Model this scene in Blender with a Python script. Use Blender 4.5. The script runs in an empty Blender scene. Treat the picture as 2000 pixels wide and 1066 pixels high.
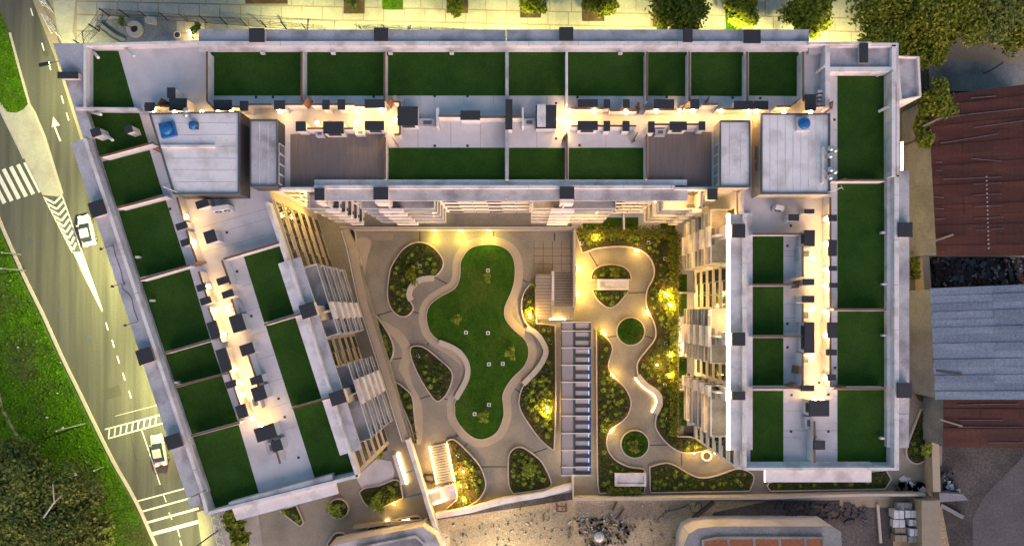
import bpy, bmesh, math, random
from mathutils import Vector, Matrix
R = random.Random(7)
S = bpy.context.scene
C = S.collection
# ------------------------------------------------------------------ camera, sky, sun, exposure
H, F, NX, NY = 95.0, 1333.0, 1015.0, 606.0      # drone height (m), focal length in photo pixels, nadir point in the photo
cam = bpy.data.cameras.new("camera"); camo = bpy.data.objects.new("camera", cam); C.objects.link(camo)
camo.location = (0, 0, H); camo.rotation_euler = (0, 0, 0)
cam.sensor_width = 36; cam.lens = F / 2000 * 36
cam.shift_x = (1000 - NX) / 2000; cam.shift_y = (NY - 533) / 2000
cam.clip_end = 3000; S.camera = camo
SUN_EL, SUN_ROT = math.radians(3), math.radians(160)
wd = bpy.data.worlds.new("World"); S.world = wd; wd.use_nodes = True
wn = wd.node_tree; bg = wn.nodes["Background"]
sky = wn.nodes.new("ShaderNodeTexSky"); sky.sky_type = 'NISHITA'; sky.sun_disc = False
sky.sun_elevation = SUN_EL; sky.sun_rotation = SUN_ROT; sky.dust_density = 1.5; sky.air_density = 1.0; sky.ozone_density = 1.8
wn.links.new(sky.outputs[0], bg.inputs[0]); bg.inputs[1].default_value = 0.15
sun = bpy.data.lights.new("sun", 'SUN'); sun.energy = 0.85; sun.angle = math.radians(60); sun.color = (1, .71, .68)
suno = bpy.data.objects.new("sun", sun); C.objects.link(suno)
suno.rotation_euler = (math.radians(62), 0, math.radians(20)); suno.location = (0, 0, 60)
vs = S.view_settings; vs.view_transform = 'Standard'; vs.look = 'None'; vs.gamma = 1; vs.use_curve_mapping = False
vs.exposure = 1.88
S.cycles.use_denoising = True
S.cycles.max_bounces = 5; S.cycles.diffuse_bounces = 2; S.cycles.glossy_bounces = 2; S.cycles.transparent_max_bounces = 6
S.cycles.sample_clamp_indirect = 4; S.cycles.caustics_reflective = False; S.cycles.caustics_refractive = False
# ------------------------------------------------------------------ helpers
def P(x, y, z=0.0):
    s = (H - z) / F
    return ((x - NX) * s, (NY - y) * s, z)
def PX(pts, z=0.0): return [P(x, y, z)[:2] for x, y in pts]
def area2(p): return sum(p[i][0]*p[(i+1) % len(p)][1]-p[(i+1) % len(p)][0]*p[i][1] for i in range(len(p)))
def ccw(p): return p if area2(p) > 0 else p[::-1]
def smooth(p, n=5, closed=True):
    out = []; L = len(p)
    for i in range(L if closed else L-1):
        if closed: a, b, c, d = p[i-1], p[i], p[(i+1) % L], p[(i+2) % L]
        else: a, b, c, d = p[max(i-1, 0)], p[i], p[i+1], p[min(i+2, L-1)]
        for k in range(n):
            t = k/n
            out.append(tuple(.5*(2*b[j]+(c[j]-a[j])*t+(2*a[j]-5*b[j]+4*c[j]-d[j])*t*t+(3*b[j]-a[j]-3*c[j]+d[j])*t**3) for j in (0, 1)))
    if not closed: out.append(p[-1])
    return out
def smoothc(p, n=4, ang=55):
    """smooth a closed outline but keep its sharp corners"""
    L = len(p); cor = []
    for i in range(L):
        a, b, c = p[i-1], p[i], p[(i+1) % L]; t = abs((math.degrees(math.atan2(c[1]-b[1], c[0]-b[0])-math.atan2(b[1]-a[1], b[0]-a[0]))+180) % 360-180)
        if t > ang: cor.append(i)
    if not cor: return smooth(p, n)
    out = []
    for k, i in enumerate(cor):
        j = cor[(k+1) % len(cor)]; m = (j-i) % L or L
        seg = [p[(i+q) % L] for q in range(m+1)]; out += smooth(seg, n, False)[:-1]
    return out
def offs(p, d, closed=True):
    """offset a CCW outline outwards by d (left of travel is inside)"""
    out = []; L = len(p)
    for i in range(L):
        a = p[i-1] if (closed or i > 0) else p[i]; c = p[(i+1) % L] if (closed or i < L-1) else p[i]
        tx, ty = c[0]-a[0], c[1]-a[1]; l = math.hypot(tx, ty) or 1
        out.append((p[i][0]+ty/l*d, p[i][1]-tx/l*d))
    return out
def circ(cx, cy, r, n=28): return [(cx+r*math.cos(2*math.pi*i/n), cy+r*math.sin(2*math.pi*i/n)) for i in range(n)]
def inside(p, x, y):
    r = False; j = len(p)-1
    for i in range(len(p)):
        if (p[i][1] > y) != (p[j][1] > y) and x < (p[j][0]-p[i][0])*(y-p[i][1])/(p[j][1]-p[i][1])+p[i][0]: r = not r
        j = i
    return r
class MB:
    def __init__(s): s.v = []; s.f = []
    def prism(s, p, z0, z1):
        p = ccw(p); n = len(p); o = len(s.v)
        s.v += [(x, y, z0) for x, y in p] + [(x, y, z1) for x, y in p]
        s.f += [tuple(range(o+n-1, o-1, -1)), tuple(range(o+n, o+2*n))] + [(o+i, o+(i+1) % n, o+n+(i+1) % n, o+n+i) for i in range(n)]
        return s
    def sheet(s, p, z):
        p = ccw(p); o = len(s.v); s.v += [(x, y, z) for x, y in p]; s.f.append(tuple(range(o, o+len(p)))); return s
    def box(s, x0, x1, y0, y1, z0, z1): return s.prism([(x0, y0), (x1, y0), (x1, y1), (x0, y1)], z0, z1)
    def ring(s, outer, inner, z0, z1):
        n = len(outer); o = len(s.v)
        for L, z in ((outer, z0), (outer, z1), (inner, z1), (inner, z0)): s.v += [(x, y, z) for x, y in L]
        for i in range(n):
            j = (i+1) % n
            for k in range(4):
                a, b = o+k*n, o+((k+1) % 4)*n
                s.f.append((a+i, a+j, b+j, b+i))
        return s
    def ribbon(s, p, w, z0, z1):
        a = offs(p, w/2, False); b = offs(p, -w/2, False)
        return s.prism(a+b[::-1], z0, z1)
    def tube(s, pts, r, n=6, r2=None):
        pts = [Vector(q) for q in pts]; o = len(s.v); m = len(pts)
        for i, q in enumerate(pts):
            t = (pts[min(i+1, m-1)]-pts[max(i-1, 0)]).normalized()
            u = t.cross(Vector((0, 0, 1))) if abs(t.z) < .95 else t.cross(Vector((1, 0, 0)))
            u.normalize(); w = t.cross(u); rr = r if r2 is None else r+(r2-r)*i/(m-1)
            s.v += [tuple(q+u*rr*math.cos(2*math.pi*k/n)+w*rr*math.sin(2*math.pi*k/n)) for k in range(n)]
        for i in range(m-1):
            for k in range(n): s.f.append((o+i*n+k, o+i*n+(k+1) % n, o+(i+1)*n+(k+1) % n, o+(i+1)*n+k))
        s.f += [tuple(o+k for k in range(n)), tuple(o+(m-1)*n+k for k in range(n-1, -1, -1))]
        return s
    def lathe(s, c, prof, n=16):
        o = len(s.v)
        for r, z in prof: s.v += [(c[0]+r*math.cos(2*math.pi*k/n), c[1]+r*math.sin(2*math.pi*k/n), c[2]+z) for k in range(n)]
        m = len(prof)
        for i in range(m-1):
            for k in range(n): s.f.append((o+i*n+k, o+i*n+(k+1) % n, o+(i+1)*n+(k+1) % n, o+(i+1)*n+k))
        s.f += [tuple(o+k for k in range(n-1, -1, -1)), tuple(o+(m-1)*n+k for k in range(n))]
        return s
    def leaf(s, c, a, rnd=R):
        u = Vector((rnd.gauss(0, 1), rnd.gauss(0, 1), rnd.gauss(0, .45))).normalized()
        w = u.cross(Vector((rnd.gauss(0, .5), rnd.gauss(0, .5), 1))).normalized(); c = Vector(c); o = len(s.v); b = a*rnd.uniform(.45, .7)
        s.v += [tuple(c-u*a), tuple(c-w*b), tuple(c+u*a), tuple(c+w*b)]; s.f.append((o, o+1, o+2, o+3)); return s
    def mesh(s, name):
        me = bpy.data.meshes.new(name); me.from_pydata(s.v, [], s.f); me.update(); return me
    def build(s, name, mat, parent=None, smooth=False, kind=None):
        me = s.mesh(name); me.materials.append(mat)
        if smooth: me.polygons.foreach_set("use_smooth", [True]*len(me.polygons))
        o = bpy.data.objects.new(name, me); C.objects.link(o)
        if parent is not None:
            o.parent = parent; o.matrix_parent_inverse = Matrix.Translation(-origin(parent))
        if kind: o["kind"] = kind
        return o
def origin(o):
    return Vector(o.location) if o.parent is None else Vector((0, 0, 0))      # parts are built in world space, so their own frame is the world's
def tag(o, label, cat, group=None):
    o["label"] = label; o["category"] = cat
    if group: o["group"] = group
    return o
def thing(name, label, cat, loc=(0, 0, 0), group=None):
    o = bpy.data.objects.new(name, None); o.empty_display_size = .3; C.objects.link(o); o.location = loc
    return tag(o, label, cat, group)
def struct(o): o["kind"] = "structure"; return o
def point(parent, loc, col, watt, rad=.08, kind='POINT', **kw):
    l = bpy.data.lights.new("light", kind); l.energy = watt; l.color = col
    if kind != 'SUN': l.shadow_soft_size = rad
    for k, v in kw.items(): setattr(l, k, v)
    o = bpy.data.objects.new("light", l); C.objects.link(o); o.location = loc
    if parent is not None: o.parent = parent; o.matrix_parent_inverse = Matrix.Translation(-origin(parent))
    return o
ORD = "first second third fourth fifth sixth seventh eighth ninth tenth eleventh twelfth thirteenth fourteenth fifteenth sixteenth seventeenth eighteenth nineteenth twentieth".split()
# ------------------------------------------------------------------ materials
def mat(name, c1, c2=None, scale=1.0, rough=.85, bump=0.0, bscale=None, fine=None, metal=0, stretch=None, rot=0, spec=.4, alpha=1, trans=0, c3=None, s3=.15):
    """two colours mixed by world-space noise, a large-scale blotch (c3) and a fine grain"""
    m = bpy.data.materials.new(name); m.use_nodes = True; t = m.node_tree; N = t.nodes; L = t.links
    b = N["Principled BSDF"]; b.inputs["Roughness"].default_value = rough; b.inputs["Metallic"].default_value = metal
    b.inputs["Specular IOR Level"].default_value = spec
    if alpha < 1: b.inputs["Alpha"].default_value = alpha
    if trans: b.inputs["Transmission Weight"].default_value = trans
    c1 = (*c1, 1)
    if c2 is None: b.inputs["Base Color"].default_value = c1; return m
    g = N.new("ShaderNodeNewGeometry"); mp = N.new("ShaderNodeMapping"); L.new(g.outputs["Position"], mp.inputs[0])
    mp.inputs["Rotation"].default_value = (0, 0, rot)
    if stretch: mp.inputs["Scale"].default_value = stretch
    n1 = N.new("ShaderNodeTexNoise"); n1.inputs["Scale"].default_value = scale; n1.inputs["Detail"].default_value = 6; n1.inputs["Roughness"].default_value = .65
    L.new(mp.outputs[0], n1.inputs[0])
    r1 = N.new("ShaderNodeMapRange"); r1.inputs[1].default_value = .32; r1.inputs[2].default_value = .68; L.new(n1.outputs[0], r1.inputs[0])
    mx = N.new("ShaderNodeMix"); mx.data_type = 'RGBA'; L.new(r1.outputs[0], mx.inputs[0]); mx.inputs[6].default_value = c1; mx.inputs[7].default_value = (*c2, 1)
    out = mx.outputs[2]
    if c3:
        n3 = N.new("ShaderNodeTexNoise"); n3.inputs["Scale"].default_value = s3; n3.inputs["Detail"].default_value = 4; L.new(mp.outputs[0], n3.inputs[0])
        r3 = N.new("ShaderNodeMapRange"); r3.inputs[1].default_value = .48; r3.inputs[2].default_value = .68; L.new(n3.outputs[0], r3.inputs[0])
        m3 = N.new("ShaderNodeMix"); m3.data_type = 'RGBA'; L.new(r3.outputs[0], m3.inputs[0]); L.new(out, m3.inputs[6]); m3.inputs[7].default_value = (*c3, 1); out = m3.outputs[2]
    if fine:
        n2 = N.new("ShaderNodeTexNoise"); n2.inputs["Scale"].default_value = fine[0]; n2.inputs["Detail"].default_value = 3; L.new(g.outputs["Position"], n2.inputs[0])
        r2 = N.new("ShaderNodeMapRange"); r2.inputs[1].default_value = .3; r2.inputs[2].default_value = .7; r2.inputs[3].default_value = 1-fine[1]; r2.inputs[4].default_value = 1+fine[1]
        L.new(n2.outputs[0], r2.inputs[0])
        m2 = N.new("ShaderNodeMix"); m2.data_type = 'RGBA'; m2.blend_type = 'MULTIPLY'; m2.inputs[0].default_value = 1
        L.new(out, m2.inputs[6]); L.new(r2.outputs[0], m2.inputs[7]); out = m2.outputs[2]
    L.new(out, b.inputs["Base Color"])
    if bump:
        nb = N.new("ShaderNodeTexNoise"); nb.inputs["Scale"].default_value = bscale or scale*4; nb.inputs["Detail"].default_value = 4; L.new(g.outputs["Position"], nb.inputs[0])
        bp = N.new("ShaderNodeBump"); bp.inputs["Strength"].default_value = bump; bp.inputs["Distance"].default_value = .1
        L.new(nb.outputs[0], bp.inputs["Height"]); L.new(bp.outputs[0], b.inputs["Normal"])
    return m
def emit(name, col, st):
    m = bpy.data.materials.new(name); m.use_nodes = True; b = m.node_tree.nodes["Principled BSDF"]
    b.inputs["Base Color"].default_value = (.8, .8, .8, 1); b.inputs["Emission Color"].default_value = (*col, 1); b.inputs["Emission Strength"].default_value = st
    return m
def corrugated(name, c1, c2, c3, freq, rot=0):
    m = mat(name, c1, c2, scale=.5, rough=.65, fine=(5, .25), c3=c3, s3=.35, stretch=(.35, 2.2, 1), rot=rot)
    t = m.node_tree; N = t.nodes; L = t.links; b = N["Principled BSDF"]
    g = N.new("ShaderNodeNewGeometry"); mp = N.new("ShaderNodeMapping"); mp.inputs["Rotation"].default_value = (0, 0, rot); L.new(g.outputs["Position"], mp.inputs[0])
    w = N.new("ShaderNodeTexWave"); w.bands_direction = 'X'; w.inputs["Scale"].default_value = freq; L.new(mp.outputs[0], w.inputs[0])
    bp = N.new("ShaderNodeBump"); bp.inputs["Strength"].default_value = .8; bp.inputs["Distance"].default_value = .06
    L.new(w.outputs[0], bp.inputs["Height"]); L.new(bp.outputs[0], b.inputs["Normal"]); return m
M = dict(
 white=mat("white render", (.72, .70, .70), (.64, .62, .62), 1.2, .9, fine=(9, .06), c3=(.54, .51, .50), s3=.35),
 coping=mat("coping paint", (.76, .72, .72), (.66, .62, .62), 1.0, .85, fine=(7, .05), c3=(.50, .45, .44), s3=.5),
 slab=mat("weathered eave concrete", (.52, .51, .53), (.41, .405, .425), .7, .9, fine=(6, .10), c3=(.25, .245, .26), s3=.38),
 beige=mat("beige render", (.50, .43, .34), (.45, .385, .30), .8, .9, fine=(6, .06)),
 terrace=mat("terrace paving", (.62, .60, .62), (.55, .535, .55), .9, .8, fine=(10, .05), c3=(.46, .445, .46), s3=.3),
 deck=mat("brown deck", (.20, .165, .15), (.15, .125, .115), 1.0, .75, stretch=(5, .25, 1), fine=(14, .12)),
 turf=mat("artificial turf", (.029, .080, .011), (.019, .057, .008), .6, .95, bump=.6, bscale=14, fine=(10, .3), spec=.1, c3=(.038, .090, .014), s3=.16),
 dark=mat("charcoal metal cap", (.035, .035, .042), (.028, .028, .034), 2, .6, fine=(12, .1)),
 char=mat("charcoal wall", (.065, .066, .072), (.052, .053, .058), .8, .8, fine=(6, .1)),
 brown=mat("weathered wood cap", (.20, .10, .06), (.15, .075, .045), 2.5, .7, fine=(12, .2)),
 door=mat("brown door", (.22, .11, .055), (.18, .09, .045), 3, .5),
 membrane=mat("roof membrane", (.78, .76, .77), (.69, .67, .68), .8, .75, fine=(7, .05), c3=(.54, .51, .49), s3=.4),
 bluepl=mat("blue plastic", (.015, .14, .40), (.012, .11, .33), 3, .35),
 steel=mat("galvanised steel", (.55, .57, .60), (.48, .50, .53), 3, .35, metal=.8),
 whitemetal=mat("white metal", (.70, .70, .72), (.64, .64, .66), 3, .4),
 greymetal=mat("grey metal", (.12, .135, .155), (.10, .112, .13), 3, .5, metal=.3),
 glass=mat("window glass", (.02, .024, .03), None, rough=.06, spec=.6),
 rail=mat("railing glass", (.30, .36, .42), None, rough=.08, alpha=.20),
 canglass=mat("canopy glass", (.40, .38, .42), None, rough=.1, alpha=.6),
 frame=mat("dark steel frame", (.055, .07, .085), (.045, .058, .07), 3, .6),
 concrete=mat("court concrete", (.30, .272, .215), (.245, .222, .175), .45, .5, fine=(5, .14), c3=(.178, .163, .132), s3=.16, bump=.05, bscale=9),
 band=mat("tan concrete band", (.43, .36, .265), (.38, .32, .235), .8, .8, fine=(7, .09)),
 kerb=mat("pale kerb", (.50, .46, .40), (.43, .39, .34), 1.5, .85, fine=(8, .1)),
 soil=mat("planting soil", (.05, .032, .02), (.085, .055, .033), 2.2, 1, bump=.6, bscale=6, fine=(9, .35), c3=(.12, .08, .045), s3=.4),
 lawn=mat("lawn", (.045, .115, .009), (.026, .078, .007), .7, .95, bump=.7, bscale=11, fine=(8, .42), spec=.1, c3=(.070, .115, .016), s3=.16),
 verge=mat("verge grass", (.066, .165, .005), (.040, .10, .005), .5, .95, bump=.8, bscale=8, fine=(5, .45), spec=.1, c3=(.07, .075, .03), s3=.10),
 asphalt=mat("asphalt", (.112, .110, .096), (.078, .077, .068), .5, .8, fine=(7, .2), stretch=(2.4, .10, 1), rot=-.33, c3=(.062, .061, .056), s3=.3),
 pave=mat("pavement slab", (.42, .40, .36), (.36, .345, .31), .9, .85, fine=(5, .1), c3=(.31, .295, .26), s3=.3),
 paint=mat("road paint", (.72, .72, .68), (.60, .60, .56), 2.5, .7, fine=(6, .12)),
 dirt=mat("site dirt", (.40, .31, .20), (.31, .24, .155), .6, 1, bump=.7, bscale=3, fine=(4, .3), c3=(.46, .37, .25), s3=.2),
 darkdirt=mat("dark ground", (.075, .07, .068), (.045, .043, .043), .35, 1, bump=.6, bscale=2.5, fine=(3, .35), c3=(.11, .10, .098), s3=.12),
 yardpath=mat("tan path", (.30, .25, .19), (.25, .21, .16), .6, .9, fine=(5, .12)),
 roofblue=corrugated("blue grey corrugated sheet", (.20, .26, .35), (.165, .22, .305), (.23, .29, .38), 2.0),
 rust=corrugated("rusty corrugated sheet", (.088, .022, .016), (.058, .015, .012), (.108, .034, .022), 2.0),
 concold=mat("old concrete", (.27, .28, .29), (.20, .21, .22), .5, .95, fine=(4, .2), c3=(.15, .15, .16), s3=.2, bump=.2),
 yardroad=mat("yard asphalt", (.12, .115, .12), (.09, .086, .09), .3, .9, fine=(3, .2), c3=(.07, .068, .07), s3=.1),
 bark=mat("bark", (.12, .085, .06), (.08, .058, .042), 4, .95),
 leafA=mat("lamplight-tinted foliage", (.10, .128, .008), (.17, .185, .014), .9, .75, fine=(2.5, .5), spec=.25),  # yellow street-lamp light and its brightness put into the leaf colour
 leafB=mat("olive foliage", (.105, .135, .024), (.165, .185, .04), .7, .8, fine=(2.2, .5), spec=.25),
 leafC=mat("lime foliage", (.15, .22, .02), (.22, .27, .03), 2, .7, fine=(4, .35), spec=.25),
 leafD=mat("bed foliage", (.028, .052, .008), (.062, .085, .013), 1.6, .8, fine=(4, .5), spec=.25),
 carwhite=mat("pearl car paint", (.62, .64, .64), None, rough=.2, spec=.6),
 carsilver=mat("silver car paint", (.50, .51, .50), None, rough=.22, spec=.6, metal=.3),
 rubber=mat("rubber", (.02, .02, .02), None, rough=.9),
 orange=mat("orange tiles", (.27, .10, .045), (.20, .075, .035), 2, .8, fine=(6, .2)),
 plasticbag=mat("white wrap", (.62, .64, .68), (.45, .47, .50), 2.5, .45),
 cloth=mat("dark clothing", (.03, .03, .04), None, rough=.9),
 skin=mat("skin", (.45, .28, .2), None, rough=.6),
 pinkfloor=mat("pale pink blind", (.52, .46, .44), (.48, .42, .40), 2, .7),
 red=mat("red plastic", (.5, .03, .02), None, rough=.5),
 bulb=emit("lamp bulb", (1, .66, .26), 22),
 led=emit("warm led strip", (1, .62, .22), 9),
 ledsoft=emit("warm white led strip", (1, .66, .25), 4.6),
 ledblue=emit("blue led", (.08, .14, 1), 1.6),
 spot=emit("garden spot lens", (1, .64, .20), 9),
 redlight=emit("tail light", (1, .05, .03), 5),
 headlight=emit("head light", (1, .97, .85), 6),
 litwin=emit("lit window", (1, .66, .26), .9),
 street=emit("street lamp lens", (1, .95, .45), 30),
)
WARM = (1, .48, .08); YEL = (1, .86, .26); LIME = (1, .96, .33)
def dup(root, loc, rotz=0, label=None, group=None, sc=1.0):
    r = root.copy(); C.objects.link(r); r.location = loc; r.rotation_euler = (0, 0, rotz); r.scale = (sc, sc, sc)
    if label: r["label"] = label
    if group: r["group"] = group
    for ch in root.children:
        c = ch.copy(); C.objects.link(c); c.parent = r
        for g in ch.children:
            d = g.copy(); C.objects.link(d); d.parent = c
    return r
# ------------------------------------------------------------------ ground, road, pavements
g = MB(); g.sheet([(-900, -900), (900, -900), (900, 900), (-900, 900)], -.06)
struct(g.build("ground", M["darkdirt"]))
road = struct(MB().sheet(PX([(-520, -700), (90, -700), (60, -300), (64, 0), (110, 120), (160, 280), (420, 290), (480, 640), (520, 900), (385, 985), (412, 1066), (560, 1500), (-520, 1500)]), 0).build("road", M["asphalt"]))
# grass verges
def verge(pts, name="verge"):
    p = PX(pts); o = struct(MB().prism(p, -.05, .14).build(name, M["verge"])); return p
vA = verge([(-60, -140), (0, 25), (15, 61), (38, 142), (54, 203), (46, 214), (33, 220), (15, 218), (0, 197), (-90, 60)])
kerbL = [(-70, 270), (-15, 395), (8, 450), (48, 540), (84, 613), (122, 697), (152, 758), (177, 810), (220, 897), (266, 978), (306, 1066), (390, 1250)]
vB = verge([(-500, 200)] + [(x-7, y+2) for x, y in kerbL] + [(390, 1500), (-500, 1500)])
struct(MB().ribbon(PX(smooth(kerbL, 4, False)), .42, -.04, .13).build("kerb", M["kerb"]))
md = [(-30, 160), (0, 198), (15, 219), (33, 221), (46, 215), (56, 204), (66, 222), (87, 270), (104, 320), (121, 380), (112, 384), (84, 381), (48, 309), (27, 270), (0, 216), (-40, 150)]
struct(MB().prism(PX(md), -.04, .13).build("median_pavement", M["pave"]))
struct(MB().ribbon(PX([(20, 65), (40, 140), (58, 204), (68, 220), (88, 268), (122, 378)]), .28, -.02, .145).build("kerb", M["kerb"]))
# grass tufts on the verges
def tufts(poly, n, name, size=(.18, .42), clip=None):
    b = MB(); xs = [p[0] for p in poly]; ys = [p[1] for p in poly]; k = 0
    x0, x1, y0, y1 = max(min(xs), -80), max(xs), max(min(ys), -38), min(max(ys), 50)
    while k < n:
        x, y = R.uniform(x0, x1), R.uniform(y0, y1)
        if inside(poly, x, y):
            a = R.uniform(*size); b.leaf((x, y, .14+a*.35), a*.6); k += 1
    return b
t = tufts(vB, 11000, "grass").build("grass", M["verge"]); t["kind"] = "stuff"; t["label"] = "long rough grass on the verge beside the road"
t = tufts(vA, 900, "grass").build("grass", M["verge"]); t["kind"] = "stuff"; t["label"] = "bright grass on the median tip at the top corner"
# painted markings: each a sheet of its own
def mark(pts, name="road_marking", px=True):
    o = MB().sheet(PX(pts) if px else pts, .006).build(name, M["paint"], road); return o
def line(a, b, w):
    (x0, y0), (x1, y1) = a, b; l = math.hypot(x1-x0, y1-y0); nx, ny = (y1-y0)/l*w/2, -(x1-x0)/l*w/2
    mark([(x0+nx, y0+ny), (x1+nx, y1+ny), (x1-nx, y1-ny), (x0-nx, y0-ny)])
for i in range(7):                                       # zebra crossing
    a = (49-14*i, 317+4.4*i); b = (79-14*i, 375+4.4*i); line(a, b, 8)
line((0, 218), (25, 268), 2); line((25, 268), (46, 310), 2); line((70, 226), (122, 383), 2.2)
line((85, 384), (200, 608), 2.2); line((122, 384), (200, 606), 2.2)
for i in range(9):                                       # chevrons of the painted nose
    t = i/9.6; ax, ay = 87+56*t, 387+110*t; bx, by = 122+32*t, 381+112*t; mx, my = (ax+bx)/2+2, (ay+by)/2+13-2*t
    line((ax, ay), (mx, my), 4.2); line((bx, by), (mx, my), 4.2)
mark([(139, 492), (157, 492), (200, 606)])
for (x, y) in [(62, 24), (84, 92), (97, 130), (122, 195), (132, 228), (209, 637), (221, 671), (231, 702), (242, 735), (254, 770), (349, 1040), (354, 1062)]:
    line((x-2.2, y-7.5), (x+2.2, y+7.5), 2.4)
line((277, 840), (313, 946), 2); line((319, 965), (325, 980), 2); line((330, 1000), (336, 1014), 2)
line((107, 248), (118, 276), 3.4); mark([(104, 228), (117, 245), (101, 249)])
line((205, 838), (312, 810), 2.4); line((211, 856), (318, 826), 2.4)
for i in range(9): x = 214+i*11.4; line((x, 837-i*2.9), (x-2, 854-i*3.1), 2.6)
line((265, 979), (362, 953), 2.6); line((275, 999), (372, 972), 3.4); line((287, 1020), (388, 992), 4.4); line((298, 1042), (395, 1016), 7)
line((225, 812), (310, 790), .8)
# manholes, patches and cracks in the asphalt
M["patch"] = mat("asphalt repair", (.078, .077, .069), (.066, .065, .059), 1.5, .85, fine=(8, .15))
for (x, y) in [(118, 604), (60, 470), (175, 660), (30, 120), (236, 905)]:
    X, Y, _ = P(x, y, 0); MB().prism(circ(X, Y, .38, 16), -.02, .004).build("manhole_cover", M["greymetal"], road)
for q in [[(20, 560), (34, 556), (66, 640), (52, 645)], [(200, 760), (232, 752), (238, 772), (206, 781)], [(70, 60), (80, 57), (96, 110), (86, 112)], [(300, 950), (318, 945), (322, 962), (304, 967)]]:
    MB().sheet(PX(q), .003).build("road_patch", M["patch"], road)
for k in range(9):
    x, y = R.uniform(20, 280), R.uniform(480, 1000); pts = [(x, y)]
    for j in range(6): x += R.uniform(-2, 6); y += R.uniform(6, 16); pts.append((x, y))
    MB().ribbon(PX(pts), .05, -.01, .0035).build("crack", M["rubber"], road)
# north pavement: concrete slabs laid over a base, tree pits between them
pb = [(64, 0), (70, -300), (2300, -300), (2300, 170), (1760, 130), (1700, 300), (400, 300), (160, 280), (110, 120)]
npave = struct(MB().sheet(PX(pb), .05).build("pavement", M["yardpath"]))
pits = [(480, -8, 562, 8), (672, -5, 712, 27), (747, -20, 787, 19), (873, -22, 914, 26), (1016, -10, 1056, 35), (1137, -15, 1180, 42), (1275, -8, 1316, 53), (1417, -10, 1448, 60), (1554, 20, 1594, 75)]
slabm = {}
y0 = -60
for j, (ya, yb) in enumerate([(-90, -48), (-47, 8), (9, 34), (35, 66), (67, 100)]):
    x = 150
    while x < 1820:
        w = 40 if j % 2 == 0 else 42
        sl = (ya-35)*0 + (x-400)*.022
        r = (x+.8, ya+sl+.8, x+w-.8, yb+sl-.8)
        if not any(r[2] > p[0] and r[0] < p[2] and r[3] > p[1] and r[1] < p[3] for p in pits) or j in (0, 4):
            q = PX([(r[0], r[1]), (r[2], r[1]+.9), (r[2], r[3]+.9), (r[0], r[3])])
            MB().prism(q, .05, .085+R.uniform(0, .012)).build("paving_slab", M["pave"], npave)
        else:
            # split the slab around the pit: keep the strips left and right of it
            for p in pits:
                if r[2] > p[0] and r[0] < p[2] and r[3] > p[1] and r[1] < p[3]:
                    for a, b in ((r[0], p[0]-1), (p[2]+1, r[2])):
                        if b-a > 4: MB().prism(PX([(a, r[1]), (b, r[1]+.5), (b, r[3]+.5), (a, r[3])]), .05, .085+R.uniform(0, .012)).build("paving_slab", M["pave"], npave)
                    if r[3]-p[3] > 6: MB().prism(PX([(max(a0, 0), b0) for a0, b0 in ((r[0], p[3]+1), (r[2], p[3]+1), (r[2], r[3]), (r[0], r[3]))]), .05, .09).build("paving_slab", M["pave"], npave)
                    break
        x += w
for i, p in enumerate(pits):
    struct(MB().prism(PX([(p[0], p[1]), (p[2], p[1]), (p[2], p[3]), (p[0], p[3])]), .04, .10).build("tree_pit", M["verge"] if i in (7, 8, 2) else M["soil"]))
# rusty grating over one pit
# ------------------------------------------------------------------ courtyard ground
court = struct(MB().sheet(PX([(670, 445), (1335, 445), (1335, 870), (1840, 870), (1840, 975), (1130, 978), (1118, 960), (1060, 970), (850, 1012), (800, 1010), (770, 985), (745, 780)]), .02).build("courtyard_paving", M["concrete"]))
struct(MB().sheet(PX([(500, 960), (700, 900), (780, 870), (846, 1012), (840, 1062), (560, 1110), (400, 1110), (385, 1000)]), .015).build("lower_garden_paving", M["concrete"]))
# east path and yards
struct(MB().sheet(PX([(1640, 150), (1790, 150), (1796, 300), (1812, 560), (1838, 990), (1640, 990)]), .012).build("east_path", M["yardpath"]))
# construction site
struct(MB().sheet(PX([(846, 1016), (1118, 975), (1838, 982), (1900, 1300), (800, 1300)]), -.03).build("site_dirt", M["dirt"]))
struct(MB().sheet(PX([(1500, 978), (1740, 978), (1745, 1066), (1745, 1200), (1480, 1200), (1500, 1040), (1360, 1040), (1395, 1000)]), -.02).build("site_dark_ground", M["darkdirt"]))
struct(MB().sheet(PX([(1836, 870), (2100, 860), (2400, 1300), (1840, 1300)]), -.04).build("yard_ground", M["darkdirt"]))
struct(MB().sheet(PX([(1900, 1010), (1925, 965), (2010, 880), (2200, 860), (2300, 1300), (1900, 1300)]), -.025).build("yard_road", M["yardroad"]))
struct(MB().sheet(PX([(1813, 115), (2010, 128), (2200, 130), (2200, 180), (1815, 178)]), .06).build("concrete_yard", M["concold"]))
# ------------------------------------------------------------------ apartment building
ZT, ZP = 18.8, 20.0
B = thing("apartment_building", "white U-shaped apartment block with turf roof terraces round a garden courtyard", "building", (0, 20, 0))
def rb(name, x0, y0, x1, y1, z0, z1, m, par=None): return MB().prism(PX([(x0, y0), (x1, y0), (x1, y1), (x0, y1)], z1), z0, z1).build(name, M[m], par or B)
def rp(name, pts, z0, z1, m, par=None): return MB().prism(PX(pts, z1), z0, z1).build(name, M[m], par or B)
O_w = Vector((-27.96, 13.4)); dw = Vector((.303, -.953)); nw = Vector((.953, .303))
def Wp(s, o): q = O_w+dw*s+nw*o; return (q.x, q.y)
kT = F/(H-ZT)
w_out = PX([(165, 84), (165, 272), (393, 961), (405, 1004)], ZT)
MB().prism([w_out[0], PX([(1755, 84)], ZT)[0], (42.3, 13.4), (24.2, 13.4), Wp(0, 0), w_out[1]], 0, ZT).build("wall", M["white"], B)
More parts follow.
